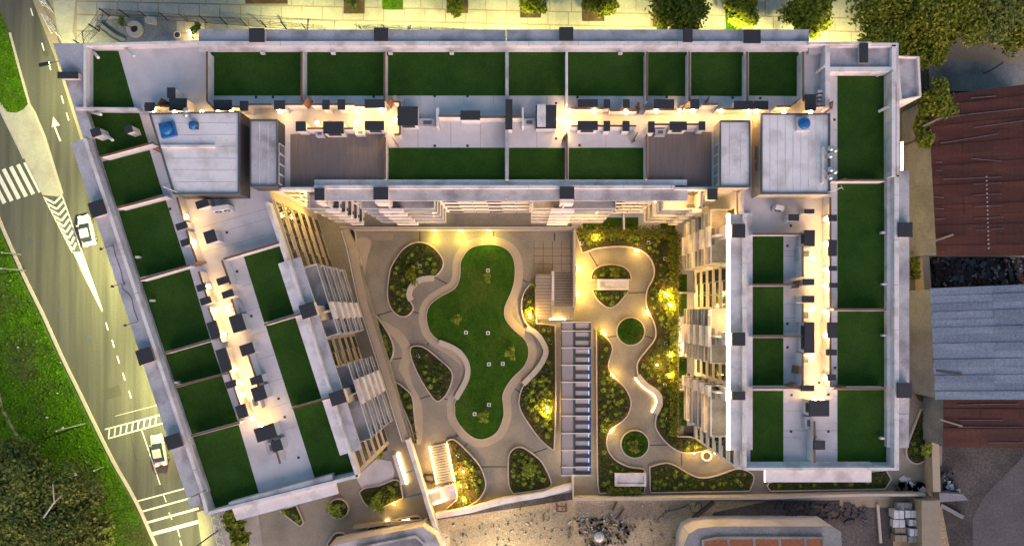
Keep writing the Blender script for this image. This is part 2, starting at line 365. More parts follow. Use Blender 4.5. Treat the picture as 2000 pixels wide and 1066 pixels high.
MB().prism([w_out[1], Wp(0, -.002), Wp(33.2, 0), w_out[3], w_out[2]], 0, ZT-.003).build("wall", M["beige"], B)
MB().prism([(24.2, 13.397), (42.3, 13.397), (42.3, -17.7), (24.2, -17.7)], 0, ZT-.003).build("wall", M["white"], B)
fl = MB(); fl.sheet([w_out[0], PX([(1755, 84)], ZT)[0], (42.3, 13.4), (42.3, -17.7), (24.2, -17.7), (24.2, 13.4), Wp(0, 0), Wp(33.2, 0), w_out[3], w_out[2], w_out[1]], ZT+.006)
floor = fl.build("terrace_floor", M["terrace"], B)
Z1 = ZT+.012
def deck(x0, y0, x1, y1):
    x = x0; n = 0
    while x < x1-1:
        rb("deck_board", x, y0, min(x+5.72, x1), y1, ZT, Z1+.02+R.uniform(0, .012), "deck", floor); x += 5.8
deck(567, 262, 752, 364); deck(1266, 258, 1390, 364)
# paving joints on the white terraces (recessed lines as thin dark strips)
for (x0, y0, x1, y1) in [(816, 240, 816.8, 288), (880, 240, 880.8, 288), (938, 240, 938.8, 288), (1048, 255, 1048.8, 288), (1183, 255, 1183.8, 288), (820, 188, 820.8, 208), (1531, 500, 1560, 500.8), (1531, 620, 1560, 620.8), (1531, 840, 1637, 840.8)]:
    rb("joint", x0, y0, x1, y1, ZT, ZT+.010, "concrete", floor)
def joint(a, b, w=.035, z=ZT+.0105, par=None, m="concrete"):
    MB().ribbon(PX([a, b], z), w, ZT, z).build("joint", M[m], par or floor)
for x in range(500, 990, 58): joint((x, 188), (x, 203))
for x in range(1010, 1560, 58): joint((x, 189), (x, 205))
for y in range(150, 905, 52): joint((1628, y), (1637, y))
for y in range(480, 905, 52): joint((1531, y+10), (1566, y+10))
for i in range(7):
    t = i/7; joint((300+150*t, 300+420*t), (316+150*t, 295+420*t)); joint((470+85*t, 560+330*t), (505+85*t, 549+330*t))
for y in (430, 450, 480): joint((390, y+15), (520, y-22))
# --- artificial turf mats, each lying loose on the terrace
tn = [0]
def turf(pts, label, cat="turf"):
    o = MB().prism(PX(pts, ZT+.04), ZT+.007, ZT+.045).build("turf_mat", M["turf"]); tag(o, label, cat, "roof terrace turf mats"); return o
for i, (a, b) in enumerate([(412, 590), (600, 751), (756, 987), (993, 1106), (1109, 1259), (1266, 1342), (1350, 1452), (1463, 1560)]):
    turf([(a, 97), (b, 97), (b, 188 if i > 3 else 187), (a, 187)], f"dark green turf along the north parapet, {ORD[i]} of eight from the west")
for i, (a, b) in enumerate([(757, 986), (994, 1106), (1111, 1258)]):
    turf([(a, 289), (b, 289), (b, 352), (a, 352)], f"green turf along the courtyard parapet of the north wing, {ORD[i]} of three from the west")
for i, (a, b) in enumerate([(458, 555), (560, 656), (660, 753), (763, 905)]):
    turf([(1466, a), (1530, a), (1530, b), (1466, b)], f"narrow turf on the courtyard side of the east wing, {ORD[i]} from the top")
for i, (a, b) in enumerate([(140, 351), (357, 603), (608, 756), (761, 902)]):
    turf([(1636, a), (1731, a), (1731, b), (1636, b)], f"wide turf on the outer side of the east wing, {ORD[i]} from the top")
turf([(178, 100), (231, 100), (262, 209), (174, 209)], "slanted turf in the top corner terrace beside the road")
for i, q in enumerate([[(172, 216), (270, 216), (290, 281), (194, 306)], [(200, 316), (292, 294), (318, 379), (228, 404)], [(232, 413), (323, 390), (364, 518), (272, 542)],
          [(277, 550), (370, 525), (410, 661), (318, 688)], [(322, 693), (412, 667), (432, 729), (340, 752)], [(344, 758), (433, 732), (465, 824), (372, 849)], [(374, 854), (466, 829), (506, 965), (421, 992)]]):
    turf(q, f"dark turf on the road side of the slanted west wing, {ORD[i]} from the top")
for i, q in enumerate([[(475, 497), (552, 476), (594, 606), (516, 630)], [(519, 636), (594, 612), (648, 772), (570, 794)], [(572, 798), (648, 777), (700, 918), (616, 937)]]):
    turf(q, f"dark turf on the courtyard side of the slanted west wing, {ORD[i]} from the top")
# --- eaves, copings, parapets
rb("eave_slab", 388, 58, 988, 81, 19.1, 19.45, "slab"); rb("eave_slab", 989, 58, 1580, 81, 19.1, 19.45, "slab")
rb("coping", 387, 81, 1580, 89, ZT, 20.05, "coping"); rb("parapet_ledge", 388, 88, 1580, 99.5, ZT, 19.25, "coping")
rp("coping", [(165, 85), (388, 79), (388, 84), (165, 90)], ZT, 20.1, "coping")
rp("eave_slab", [(103, 85), (164, 85), (164, 210), (145, 212)], 19.1, 19.45, "slab")
rp("coping", [(163, 85), (168, 85), (168, 211), (163, 211)], ZT, 20.05, "coping")
rp("parapet", [(168, 90), (175, 90), (175, 209), (168, 209)], ZT, 19.5, "white")
rp("partition_wall", [(146, 209), (268, 211), (268, 215.5), (147, 214)], ZT, 20.0, "coping")
rp("coping", [(144, 212), (166, 211), (184, 266), (163, 272)], ZT, 19.6, "slab")
rp("eave_slab", [(138, 279), (163, 272), (391, 961), (365, 972)], 19.1, 19.45, "slab")
rp("coping", [(162, 272), (168.5, 270), (397, 958), (391, 961)], ZT, 20.05, "coping")
rp("parapet_ledge", [(168, 270), (178, 267), (408, 960), (397, 963)], ZT, 19.3, "slab")
rp("eave_slab", [(365, 974), (388, 966), (393, 986), (371, 990)], 19.1, 19.5, "slab")
rp("coping", [(390, 962), (396, 960), (407, 1000), (402, 1006)], ZT, 20.1, "coping")
rp("coping", [(402, 1006), (406, 999), (700, 926), (698, 933)], ZT, 20.1, "coping")
rp("parapet_ledge", [(446, 981), (648, 926), (650, 937), (449, 992)], ZT+.2, 20.0, "slab")
rp("eave_slab", [(453, 993), (655, 942), (660, 964), (462, 1016)], 19.2, 19.55, "coping")
# west wing courtyard side
rp("coping", [(543, 515), (560, 509), (681, 884), (664, 889)], ZT, 19.9, "coping")
rp("coping", [(560, 509), (565, 507), (684, 882), (680, 885)], ZT, 20.15, "coping")
rp("eave_slab", [(564, 508), (586, 502), (706, 877), (684, 884)], 19.1, 19.45, "slab")
rp("coping", [(518, 396), (524, 394), (562, 508), (556, 511)], ZT, 20.1, "coping")
rp("coping", [(679, 884), (684, 882), (700, 929), (695, 932)], ZT, 20.1, "coping")
# north wing courtyard side
rb("parapet_ledge", 614, 351, 1342, 362, ZT, 19.4, "coping"); rb("coping", 613, 362, 1318, 368, ZT, 20.05, "coping")
rb("eave_slab", 614, 367.5, 988, 392, 19.1, 19.45, "slab"); rb("eave_slab", 989, 367.5, 1343, 392, 19.1, 19.45, "slab")
rb("coping", 545, 366, 613.5, 371, ZT, 20.1, "coping"); rb("coping", 1318, 366, 1400, 370, ZT, 20.1, "coping")
# east wing
rb("eave_slab", 1426, 418, 1452, 879, 19.1, 19.45, "coping"); rb("coping", 1452, 416, 1458.5, 917, ZT, 20.1, "coping"); rb("parapet_ledge", 1458, 416, 1470, 878, ZT, 19.3, "coping")
rb("coping", 1449, 372, 1453, 417, ZT, 20.15, "coping")
rb("parapet_ledge", 1455, 903, 1703, 914, ZT, 19.4, "coping"); rb("coping", 1453, 913, 1756, 918, ZT, 20.15, "coping")
rb("eave_slab", 1495, 918, 1702, 941, 19.0, 19.35, "coping")
rb("eave_slab", 1756, 333, 1776, 807, 19.1, 19.45, "slab"); rb("eave_slab", 1756, 778+30, 1775, 874, 19.1, 19.45, "slab")
rb("parapet_ledge", 1733, 331, 1748, 873, ZT, 19.5, "coping"); rb("coping", 1747, 342, 1756, 917, ZT, 20.2, "coping")
rb("coping", 1742, 140, 1749.5, 344, ZT, 20.5, "coping"); rb("coping", 1751, 163, 1757, 345, 19, 20.2, "coping")
rb("eave_slab", 1621, 91, 1742, 131, 19.1, 19.6, "slab"); rb("coping", 1612, 86, 1621, 212, ZT, 20.2, "coping"); rb("coping", 1621, 131, 1742, 140, ZT, 20.2, "coping")
rb("coping", 1742, 88, 1750, 140, ZT, 20.2, "coping"); rb("coping", 1621, 84, 1752, 91, ZT, 20.2, "coping")
rb("coping", 1580, 82, 1702, 87, ZT, 20.4, "coping")
rb("parapet", 1580, 92, 1612, 105, ZT, 19.4, "slab")
for x in range(450, 1580, 97): rb("coping_seam", x, 80.5, x+.9, 89.5, 19.9, 20.056, "slab")
for x in range(660, 1318, 93): rb("coping_seam", x, 361.5, x+.9, 368.5, 19.9, 20.056, "slab")
for y in range(380, 917, 88): rb("coping_seam", 1746.5, y, 1756.5, y+.9, 20.0, 20.206, "slab"); rb("coping_seam", 1451.5, y+45 if y < 860 else y-20, 1459, y+45.9 if y < 860 else y-19.1, 20.0, 20.106, "slab")
for i in range(8):
    t = (i+.5)/8; x, y = 165+229*t, 271+689*t; rp("coping_seam", [(x-3.5, y+1), (x+3.8, y-1.2), (x+4.0, y-.3), (x-3.3, y+1.9)], 19.9, 20.056, "slab")
# short diagonal struts of the parapet
for (a, b) in [((1712, 148), (1732, 138)), ((1716, 218), (1746, 204)), ((183, 102), (192, 113)), ((240, 91), (262, 110)), ((193, 254), (220, 274)), ((1594, 143), (1612, 128)), ((178, 219), (197, 224))]:
    p = Vector(P(*a, ZT+.1)); q = Vector(P(*b, 20.2)); MB().tube([p, q], .16, 6).build("strut", M["coping"], B)
for (x, y) in [(512, 104), (650, 104), (762, 104), (882, 104), (1212, 104), (1728, 556), (1728, 656), (1726, 455), (1724, 857), (296, 588), (268, 503), (344, 748)]:
    s = 9 if x > 1000 else -9
    rb("parapet_rib", x-4, y-3, x+4, y+1, ZT+.3, ZT+.75, "coping")
# --- chimney caps on the eaves (dark boxes on rendered stacks)
def stack(x0, y0, x1, y1, z0=19.0, z1=20.55, rot=0, m="coping"):
    cx, cy = (x0+x1)/2, (y0+y1)/2; w, h = (x1-x0)/2, (y1-y0)/2; c, s = math.cos(rot), math.sin(rot)
    q = [(cx+a*w*c-b*h*s, cy+a*w*s+b*h*c) for a, b in ((-1, -1), (1, -1), (1, 1), (-1, 1))]
    o = rp("chimney", q, z0, z1-.22, m)
    q2 = [(cx+a*(w+.8)*c-b*(h+.8)*s, cy+a*(w+.8)*s+b*(h+.8)*c) for a, b in ((-1, -1), (1, -1), (1, 1), (-1, 1))]
    MB().prism(PX(q2, z1), z1-.22, z1).build("cap", M["dark"], o); return o
for r in [(487, 56, 515, 81), (731, 55, 757, 79), (1093, 54, 1119, 78), (1335, 57, 1352, 81), (1454, 59, 1485, 83), (1681, 85, 1695, 121), (615, 368, 632, 390), (730, 366, 757, 389), (1094, 365, 1121, 388), (1383, 369, 1401, 389),
          (1756, 435, 1782, 462), (1754, 748, 1780, 776)]: stack(*r)
for r in [(1431, 438, 1455, 463), (1431, 650, 1455, 674), (1431, 765, 1455, 780)]: stack(*r, z1=20.3)
stack(113, 141, 150, 152)
for r in [(175, 393, 203, 421), (268, 681, 296, 709), (324, 849, 352, 875), (587, 593, 615, 619), (645, 764, 673, 789)]: stack(*r, rot=-.31)
# stacks running down the court facade
for (x0, x1, y, yo) in [(616, 632, 12.1, 0), (731, 757, 12.1, 0), (1095, 1121, 12.1, 0)]:
    s = (H-19.4)/F
    MB().box((x0-NX)*s, (x1-NX)*s, 11.9, 13.4, 16.2, 19.08).build("chimney_breast", M["coping"], B)
for sc in (14.7, 24.5): MB().prism([Wp(sc-.8, 0), Wp(sc+.8, 0), Wp(sc+.8, 1.3), Wp(sc-.8, 1.3)], 16.2, 19.08).build("chimney_breast", M["beige"], B)
for y in (-(450-606)/17.66, -(662-606)/17.66, -(772-606)/17.66): MB().box(22.95, 24.2, y-.7, y+.7, 16.2, 19.08).build("chimney_breast", M["coping"], B)
# --- cores
def core(pts, z1, top, wall, name="stair_core"):
    o = rp(name, pts, ZT, z1-.35, wall)
    p = ccw(PX(pts, z1)); c = (sum(q[0] for q in p)/len(p), sum(q[1] for q in p)/len(p))
    inn = [(c[0]+(q[0]-c[0])*(1-.22/abs(math.hypot(q[0]-c[0], q[1]-c[1]))), c[1]+(q[1]-c[1])*(1-.22/math.hypot(q[0]-c[0], q[1]-c[1]))) for q in p]
    MB().ring(p, inn, z1-.35, z1).build("rim", M["greymetal"], o)
    MB().sheet(inn, z1-.2).build("roof_membrane", M[top], o); return o
cw = core([(290, 221), (467, 217), (467, 379), (338, 380)], 22.2, "membrane", "char")
for i in range(6):
    y = 241+i*23; rb("membrane_seam", 305+i*8, y, 462, y+.9, 21.9, 22.03, "coping", cw)
rb("upstand", 314, 283, 419, 287.5, 22.0, 22.3, "coping", cw); rb("hatch_box", 369, 238, 384, 251, 22.0, 22.5, "dark", cw)
ce = core([(1487, 221), (1622, 221), (1622, 379), (1487, 379)], 22.2, "membrane", "beige")
for i in range(8):
    x = 1504+i*15; rb("membrane_seam", x, 225, x+.9, 374, 21.9, 22.03, "coping", ce)
rb("upstand", 1606, 287, 1610, 357, 22.0, 22.4, "coping", ce)
lw = core([(488, 233), (541, 233), (541, 365), (488, 365)], 21.7, "slab", "char", "lift_core")
le = core([(1407, 235), (1466, 235), (1466, 366), (1407, 366)], 21.7, "coping", "beige", "lift_core")
for x in (506, 523): rb("membrane_seam", x, 236, x+.9, 362, 21.4, 21.53, "coping", lw)
for x in (1425, 1446): rb("membrane_seam", x, 238, x+.9, 362, 21.4, 21.53, "membrane", le)
# windows / glazed doors on the lift cores facing the decks
def wallpane(par, p, q, z0, z1, m="glass", name="window", t=.03):
    a, b = Vector((*p, 0)), Vector((*q, 0)); d = (b-a).normalized(); n = Vector((d.y, -d.x, 0))*t
    mb = MB(); mb.prism([tuple((a+n)[:2]), tuple((b+n)[:2]), tuple((b-n)[:2]), tuple((a-n)[:2])], z0, z1); o = mb.build(name, M[m], par)
    f = MB(); up = Vector((0, 0, 1)); n2 = n*1.7
    for s0, s1, za, zb in ((0, .05, z0, z1), ((b-a).length-.05, (b-a).length, z0, z1), (.051, (b-a).length-.051, z0, z0+.05), (.051, (b-a).length-.051, z1-.05, z1)):
        u, w = a+d*s0, a+d*s1; f.prism([tuple((u+n2)[:2]), tuple((w+n2)[:2]), tuple((w-n2)[:2]), tuple((u-n2)[:2])], za, zb)
    f.build("frame", M["whitemetal"], o); return o
xl = P(541, 300, 21.35)[0]+.04; xr = P(1407, 300, 21.35)[0]-.04
for k in range(4):
    ya = P(0, 283+k*20, 20)[1]; yb = P(0, 302+k*20, 20)[1]
    wallpane(lw, (xl, ya), (xl, yb), ZT+.1, ZT+2.1, "rail"); wallpane(le, (xr, yb), (xr, ya), ZT+.1, ZT+2.1, "rail")
for (x, y0, y1) in [(P(1478, 0, 20)[0], 284, 308), (P(1478, 0, 20)[0], 312, 334)]:
    wallpane(ce, (P(1487, 0, 21.8)[0]-.05, P(0, y0, 20.5)[1]), (P(1487, 0, 21.8)[0]-.05, P(0, y1, 20.5)[1]), ZT+1, ZT+2, "glass")
# --- partition walls with timber caps
def wall(a, b, z1=ZT+1.6, t=.17, cap="brown", m="white"):
    p, q = Vector(P(*a, z1)[:2]), Vector(P(*b, z1)[:2]); d = (q-p).normalized(); n = Vector((d.y, -d.x))*t/2
    o = MB().prism([tuple(p+n), tuple(q+n), tuple(q-n), tuple(p-n)], ZT+.008, z1-.05).build("partition_wall", M[m], B)
    n *= 1.25; MB().prism([tuple(p+n), tuple(q+n), tuple(q-n), tuple(p-n)], z1-.05, z1).build("cap", M[cap], o); return o
for x in (404, 589, 751, 1263.5, 1346.5, 1459.5, 1569): wall((x, 101), (x, 198))
wall((1107, 101), (1107, 205), t=.2, cap="coping"); wall((1107, 262), (1107, 350), t=.2); wall((752, 268), (752, 350)); wall((1263, 262), (1263, 350))
wall((990, 101), (990, 351), t=.33, cap="rail", m="coping")
for (a, b) in [((197, 306), (297, 279)), ((229, 406), (322, 382)), ((272, 547), (371, 518)), ((320, 690), (412, 664)), ((342, 755), (434, 731)), ((373, 851), (468, 825)), ((436, 506), (545, 474)), ((516, 634), (597, 610)), ((570, 797), (650, 774))]: wall(a, b)
for y in (457, 556, 656.5, 757): wall((1470, y), (1567 if y != 757 else 1566, y))
for y in (352, 604, 758): wall((1628, y), (1731, y))
# corridor walls
for (a, b) in [((470, 204), (530, 204)), ((557, 204), (592, 204)), ((607, 204), (692, 204)), ((692, 207), (752, 207)), ((769, 199), (781, 199)), ((781, 199), (781, 212)), ((600, 251), (632, 251)), ((672, 251), (690, 251)), ((770, 263), (781, 263)), ((781, 245), (781, 263)),
               ((1112, 212), (1180, 212)), ((1191, 216), (1245, 216)), ((1262, 214), (1320, 214)), ((1338, 212), (1360, 212)), ((1372, 204), (1402, 204)), ((1402, 213), (1500, 213)), ((1114, 246), (1243, 246)), ((1268, 243), (1375, 243)), ((1517, 208), (1545, 208)), ((1592, 207), (1612, 207)),
               ((856, 227), (900, 227)), ((937, 229), (988, 229)), ((1001, 229), (1020, 229)), ((281, 207), (310, 207)), ((312, 207), (335, 207)), ((404, 198), (418, 212)), ((418, 209), (470, 209))]: wall(a, b, z1=ZT+1.8)
for (a, b) in [((1622, 385), (1622, 420)), ((1622, 431), (1622, 470)), ((1622, 499), (1622, 600)), ((1622, 608), (1622, 754)), ((1568, 592), (1568, 630)), ((1568, 690), (1568, 752)), ((1568, 480), (1568, 540)), ((1591, 822), (1591, 903)),
               ((345, 385), (358, 428)), ((364, 450), (384, 512)), ((388, 530), (404, 580)), ((407, 600), (432, 668)), ((436, 690), (468, 790)), ((433, 508), (450, 555)), ((452, 585), (470, 640)), ((484, 690), (510, 770)), ((533, 858), (547, 905))]: wall(a, b, z1=ZT+1.8)
# --- barbecue and flue blocks with dark caps along the roof corridors
def bbq(x0, y0, x1, y1, z1=20.9, rot=0, mouth=None, m="white"):
    o = stack(x0, y0, x1, y1, ZT+.008, z1, rot, m)
    if mouth:
        cx = (x0+x1)/2; X0, Yb, _ = P(x0+3, y1, z1); X1 = P(x1-3, y1, z1)[0]
        if mouth == 'S':
            MB().box(X0+.2, X1-.2, Yb-.04, Yb+.01, ZT+1.0, ZT+1.6).build("grill_opening", M["dark"], o)
        if mouth == 'W':
            Xw, Ya, _ = P(x0, y0+3, z1); Yb2 = P(x0, y1-3, z1)[1]
            MB().box(Xw-.04, Xw+.01, Yb2+.15, Ya-.15, ZT+1.0, ZT+1.6).build("grill_opening", M["dark"], o)
    return o
for r in [(469, 198, 483, 215), (536, 197, 555, 213), (630, 196, 642, 213), (660, 195, 673, 213), (713, 195, 750, 210), (578, 238, 596, 255), (900, 217, 937, 233),
          (1129, 195, 1167, 209), (1180, 195, 1191, 211), (1218, 195, 1229, 211), (1278, 195, 1316, 212), (1350, 195, 1365, 212), (1435, 198, 1470, 213), (1474, 198, 1500, 213), (1180, 237, 1191, 255), (1217, 237, 1229, 255), (1267, 238, 1278, 258), (1366, 238, 1377, 253), (1574, 185, 1593, 215),
          (327, 172, 340, 190), (331, 193, 363, 215), (418, 196, 451, 215), (283, 201, 300, 216)]: bbq(*r)
for r in [(632, 238, 670, 260), (713, 237, 749, 253), (777, 209, 815, 244), (1129, 237, 1167, 253), (1309, 238, 1341, 253)]: bbq(*r, mouth='S')
bbq(988, 195, 1000, 252)
bbq(1047, 206, 1086, 250, 20.7)
rb("hob_counter", 1049, 204, 1066, 248, ZT, 20.75, "coping")
for r in [(1573, 450, 1591, 480), (1573, 630, 1590, 688), (1582, 782, 1619, 812), (1566, 753, 1590, 763)]: bbq(*r, mouth='W')
for r in [(1570, 545, 1590, 556), (1568, 578, 1590, 590), (1590, 861, 1611, 877), (1542, 419, 1560, 430), (1573, 409, 1590, 416), (1619, 420, 1634, 431), (1619, 469, 1634, 499), (1619, 520, 1634, 528), (1620, 553, 1635, 561), (1617, 630, 1635, 659), (1615, 683, 1634, 693), (1617, 732, 1632, 742)]: bbq(*r)
for (cx, cy, w, h) in [(354, 441, 20, 11), (362, 473, 17, 11), (393, 561, 17, 11), (401, 587, 19, 12), (417, 644, 17, 32), (437, 703, 19, 44), (451, 750, 19, 12), (472, 803, 18, 24), (410, 462, 20, 22), (434, 548, 20, 12), (444, 574, 20, 12), (463, 631, 24, 32), (482, 682, 24, 20), (500, 742, 22, 14), (505, 768, 24, 26), (518, 845, 38, 26), (540, 870, 18, 20),
                   (335, 330, 20, 26), (345, 363, 18, 26), (394, 398, 22, 13), (312, 232, 10, 12), (186, 258, 16, 14), (250, 252, 13, 12)]:
    bbq(cx-w/2, cy-h/2, cx+w/2, cy+h/2, rot=-.31)
# counters with sinks beside the barbecues
def counter(x0, y0, x1, y1, rot=0):
    cx, cy = (x0+x1)/2, (y0+y1)/2; w, h = (x1-x0)/2, (y1-y0)/2; c, s = math.cos(rot), math.sin(rot)
    Q = lambda k: [(cx+a*w*k*c-b*h*k*s, cy+a*w*k*s+b*h*k*c) for a, b in ((-1, -1), (1, -1), (1, 1), (-1, 1))]
    o = rp("counter", Q(1), ZT+.008, ZT+.9, "slab"); rp("sink", Q(.5), ZT+.88, ZT+.915, "greymetal", o)
for r in [(818, 232, 852, 247), (1022, 232, 1046, 246), (616, 256, 632, 266), (694, 254, 713, 264), (1280, 252, 1300, 264), (1558, 484, 1588, 508), (1560, 602, 1586, 628), (1560, 690, 1586, 714), (1572, 814, 1590, 838)]: counter(*r)
for r in [(445, 590, 470, 614), (488, 770, 508, 800), (520, 862, 545, 885)]: counter(*r, rot=-.31)
rb("screen_wall", 852, 211, 857, 247, ZT, ZT+1.7, "coping"); rb("screen_wall", 1019, 210, 1023, 247, ZT, ZT+1.7, "coping")
for i in range(4): rb("step", 1598, 176+i*8, 1612, 180+i*8, ZT, ZT+.9-i*.2, "coping")
# --- open timber doors
def door(x, y, ang, w=.85):
    p = Vector(P(x, y, ZT+2)[:2]); d = Vector((math.cos(ang), math.sin(ang))); n = Vector((-d.y, d.x))*.03; q = p+d*w
    o = MB().prism([tuple(p+n), tuple(q+n), tuple(q-n), tuple(p-n)], ZT+.03, ZT+2.0).build("door", M["door"], B)
    h = q-d*.1; MB().box(h.x-.05, h.x+.05, h.y-.05, h.y+.05, ZT+.95, ZT+1.05).build("handle", M["steel"], o)
for (x, y, a) in [(592, 203, 1.0), (757, 203, 1.2), (1252, 214, 1.9), (1330, 207, .5), (1382, 200, 1.2), (1553, 202, .8), (1626, 212, 1.5), (765, 267, -1.0), (1108, 258, -2.2), (1246, 258, -2.0), (307, 204, 1.0), (298, 292, .4), (1560, 562, 1.3), (1560, 730, 1.4), (1640, 758, .2), (1640, 352, .3), (375, 517, .5), (418, 661, .6), (440, 729, 1.0), (1545, 755, .4)]: door(x, y, a)
# --- floor drains
for (x, y) in [(500, 190), (533, 190), (609, 199), (730, 189), (849, 188), (913, 188), (849, 285), (913, 285), (607, 286), (726, 285), (1086, 202), (1086, 271), (1128, 190), (1247, 203), (1302, 190), (1431, 191), (1485, 192), (1132, 284), (1238, 275), (1302, 286), (1359, 286), (1545, 441), (1538, 480), (1538, 632), (1538, 678), (1546, 771), (1618, 770), (1545, 842), (1618, 842), (1631, 718), (1600, 747), (332, 408), (443, 454), (463, 530), (491, 617), (544, 778), (556, 814), (583, 893), (1630, 234)]:
    rb("drain_grate", x-2.4, y-2.4, x+2.4, y+2.4, ZT, ZT+.02, "dark", floor)
# ------------------------------------------------------------------ court facades: strip windows and balconies
ZF = [1.3+2.87*k for k in range(7)]
def facade(O, d, n, winbays, balbays, wallm, lit):
    O, d, n = Vector(O), Vector(d), Vector(n)
    q = lambda s, o: tuple(O+d*s+n*o)
    for k in range(6):
        z = ZF[k]
        for (s0, s1) in winbays:
            m = max(1, round((s1-s0)/1.75)); w = (s1-s0)/m
            for j in range(m):
                a, b = s0+j*w+.04, s0+(j+1)*w-.04
                mb = MB(); mb.prism([q(a, .004), q(b, .004), q(b, .03), q(a, .03)], z+1.0 if j % 3 else z+.5, z+2.25)
                o = mb.build("window", M["litwin"] if (k, j, round(s0)) in lit else M["glass"], B)
                f = MB(); f.prism([q(a-.04, 0), q(a+.04, 0), q(a+.04, .06), q(a-.04, .06)], z+.5, z+2.28); f.prism([q(a+.05, 0), q(b, 0), q(b, .06), q(a+.05, .06)], z+2.251, z+2.30)
                f.build("frame", M["greymetal"], o)
            MB().prism([q(s0-.15, .001), q(s1+.15, .001), q(s1+.15, .10), q(s0-.15, .10)], z+2.45, z+2.85).build("floor_band", M[wallm], B)
    for bi, (s0, s1, c0, c1, dep) in enumerate(balbays):
        for k in range(1, 6):
            z = ZF[k]
            sl = MB().prism([q(s0, 0.002), q(s1, .002), q(s1, dep), q(s0, dep)], z-.22, z).build("balcony", M["slab"], B)
            # projecting solid planter front
            MB().prism([q(c0, dep-.12), q(c1, dep-.12), q(c1, dep+.25), q(c0, dep+.25)], z-.30, z+1.0).build("parapet_panel", M["coping"], sl)
            for (a, b) in ((s0, c0), (c1, s1)):
                if b-a < .3: continue
                MB().prism([q(a+.03, dep-.07), q(b-.03, dep-.07), q(b-.03, dep-.04), q(a+.03, dep-.04)], z+.04, z+1.0).build("glass_panel", M["rail"], sl)
                MB().prism([q(a, dep-.10), q(b-.005, dep-.10), q(b-.005, dep-.01), q(a, dep-.01)], z+1.0, z+1.06).build("handrail", M["whitemetal"], sl)
            for s in (s0, s1):
                e = .05 if s == s0 else -.05
                MB().prism([q(s, .05), q(s+e, .05), q(s+e, dep-.11), q(s, dep-.11)], z, z+1.05).build("side_panel", M["whitemetal"], sl)
            # divider and condensers behind the planter front
            cm = (c0+c1)/2
            MB().prism([q(cm-.08, .03), q(cm+.08, .03), q(cm+.08, dep-.13), q(cm-.08, dep-.13)], z+.001, z+2.6).build("divider", M[wallm], sl)
            for e in (-.95, .25):
                MB().prism([q(cm+e, dep-.62), q(cm+e+.7, dep-.62), q(cm+e+.7, dep-.27), q(cm+e, dep-.27)], z+.002, z+.6).build("condenser", M["greymetal"], sl)
            # glazed doors at the back of the balcony
            m = max(1, round((s1-s0)/2.6)); w = (s1-s0)/m
            for j in range(m):
                on = (bi, k, j) in lit
                o = MB().prism([q(s0+j*w+.12, .003), q(s0+(j+1)*w-.12, .003), q(s0+(j+1)*w-.12, .04), q(s0+j*w+.12, .04)], z+.05, z+2.45).build("glazed_door", M["litwin"] if on else M["glass"], sl)
def litlamp(pt, w=18, label="", n=[0]):
    t = thing("balcony_lamp", label, "lamp", (pt[0], pt[1], pt[2]), "lamps under the balcony ceilings")
    MB().lathe((pt[0], pt[1], pt[2]), [(.12, .0), (.14, .06), (.06, .1)], 10).build("housing", M["whitemetal"], t)
    MB().lathe((pt[0], pt[1], pt[2]), [(.05, -.05), (.1, -.03), (.1, 0)], 10).build("bulb", M["bulb"], t)
    point(t, (pt[0], pt[1], pt[2]-.2), WARM, w*1.15, .1)
facade((0, 13.4), (1, 0), (0, -1), [(-26.8, -24.7), (-20.4, -18.6), (-9.5, 1.3), (11.3, 16.3)],
       [(-24.4, -20.7, -22.3, -20.8, 1.8), (-18.3, -9.8, -16.2, -13.5, 1.8), (1.5, 11.05, 3.6, 6.3, 1.8), (16.5, 21.0, 19.8, 20.9, 1.8)], "white",
       {(2, 3, 2), (2, 3, 1), (2, 4, 0), (2, 2, 3), (3, 3, 0), (3, 5, 0), (3, 4, 1)})
facade(tuple(O_w), tuple(dw), tuple(nw), [(1.2, 8.6), (17.7, 20.9), (30.4, 32.7)], [(9.0, 17.45, 13.7, 15.7, 2.0), (21.1, 30.1, 23.1, 26.0, 2.0)], "beige", set())
facade((24.2, 13.4), (0, -1), (-1, 0), [(8.3, 13.0), (19.7, 21.8), (28.1, 30.8)], [(1.8, 8.0, 3.75, 6.05, 2.3), (13.2, 19.5, 15.2, 17.6, 2.3), (22.05, 27.9, 22.05, 23.3, 2.3)], "white",
       {(0, 1, 0), (0, 2, 0), (0, 4, 0), (1, 1, 0), (1, 5, 0), (2, 1, 1), (2, 4, 1), (1, 3, 2), (0, 2, 1)})
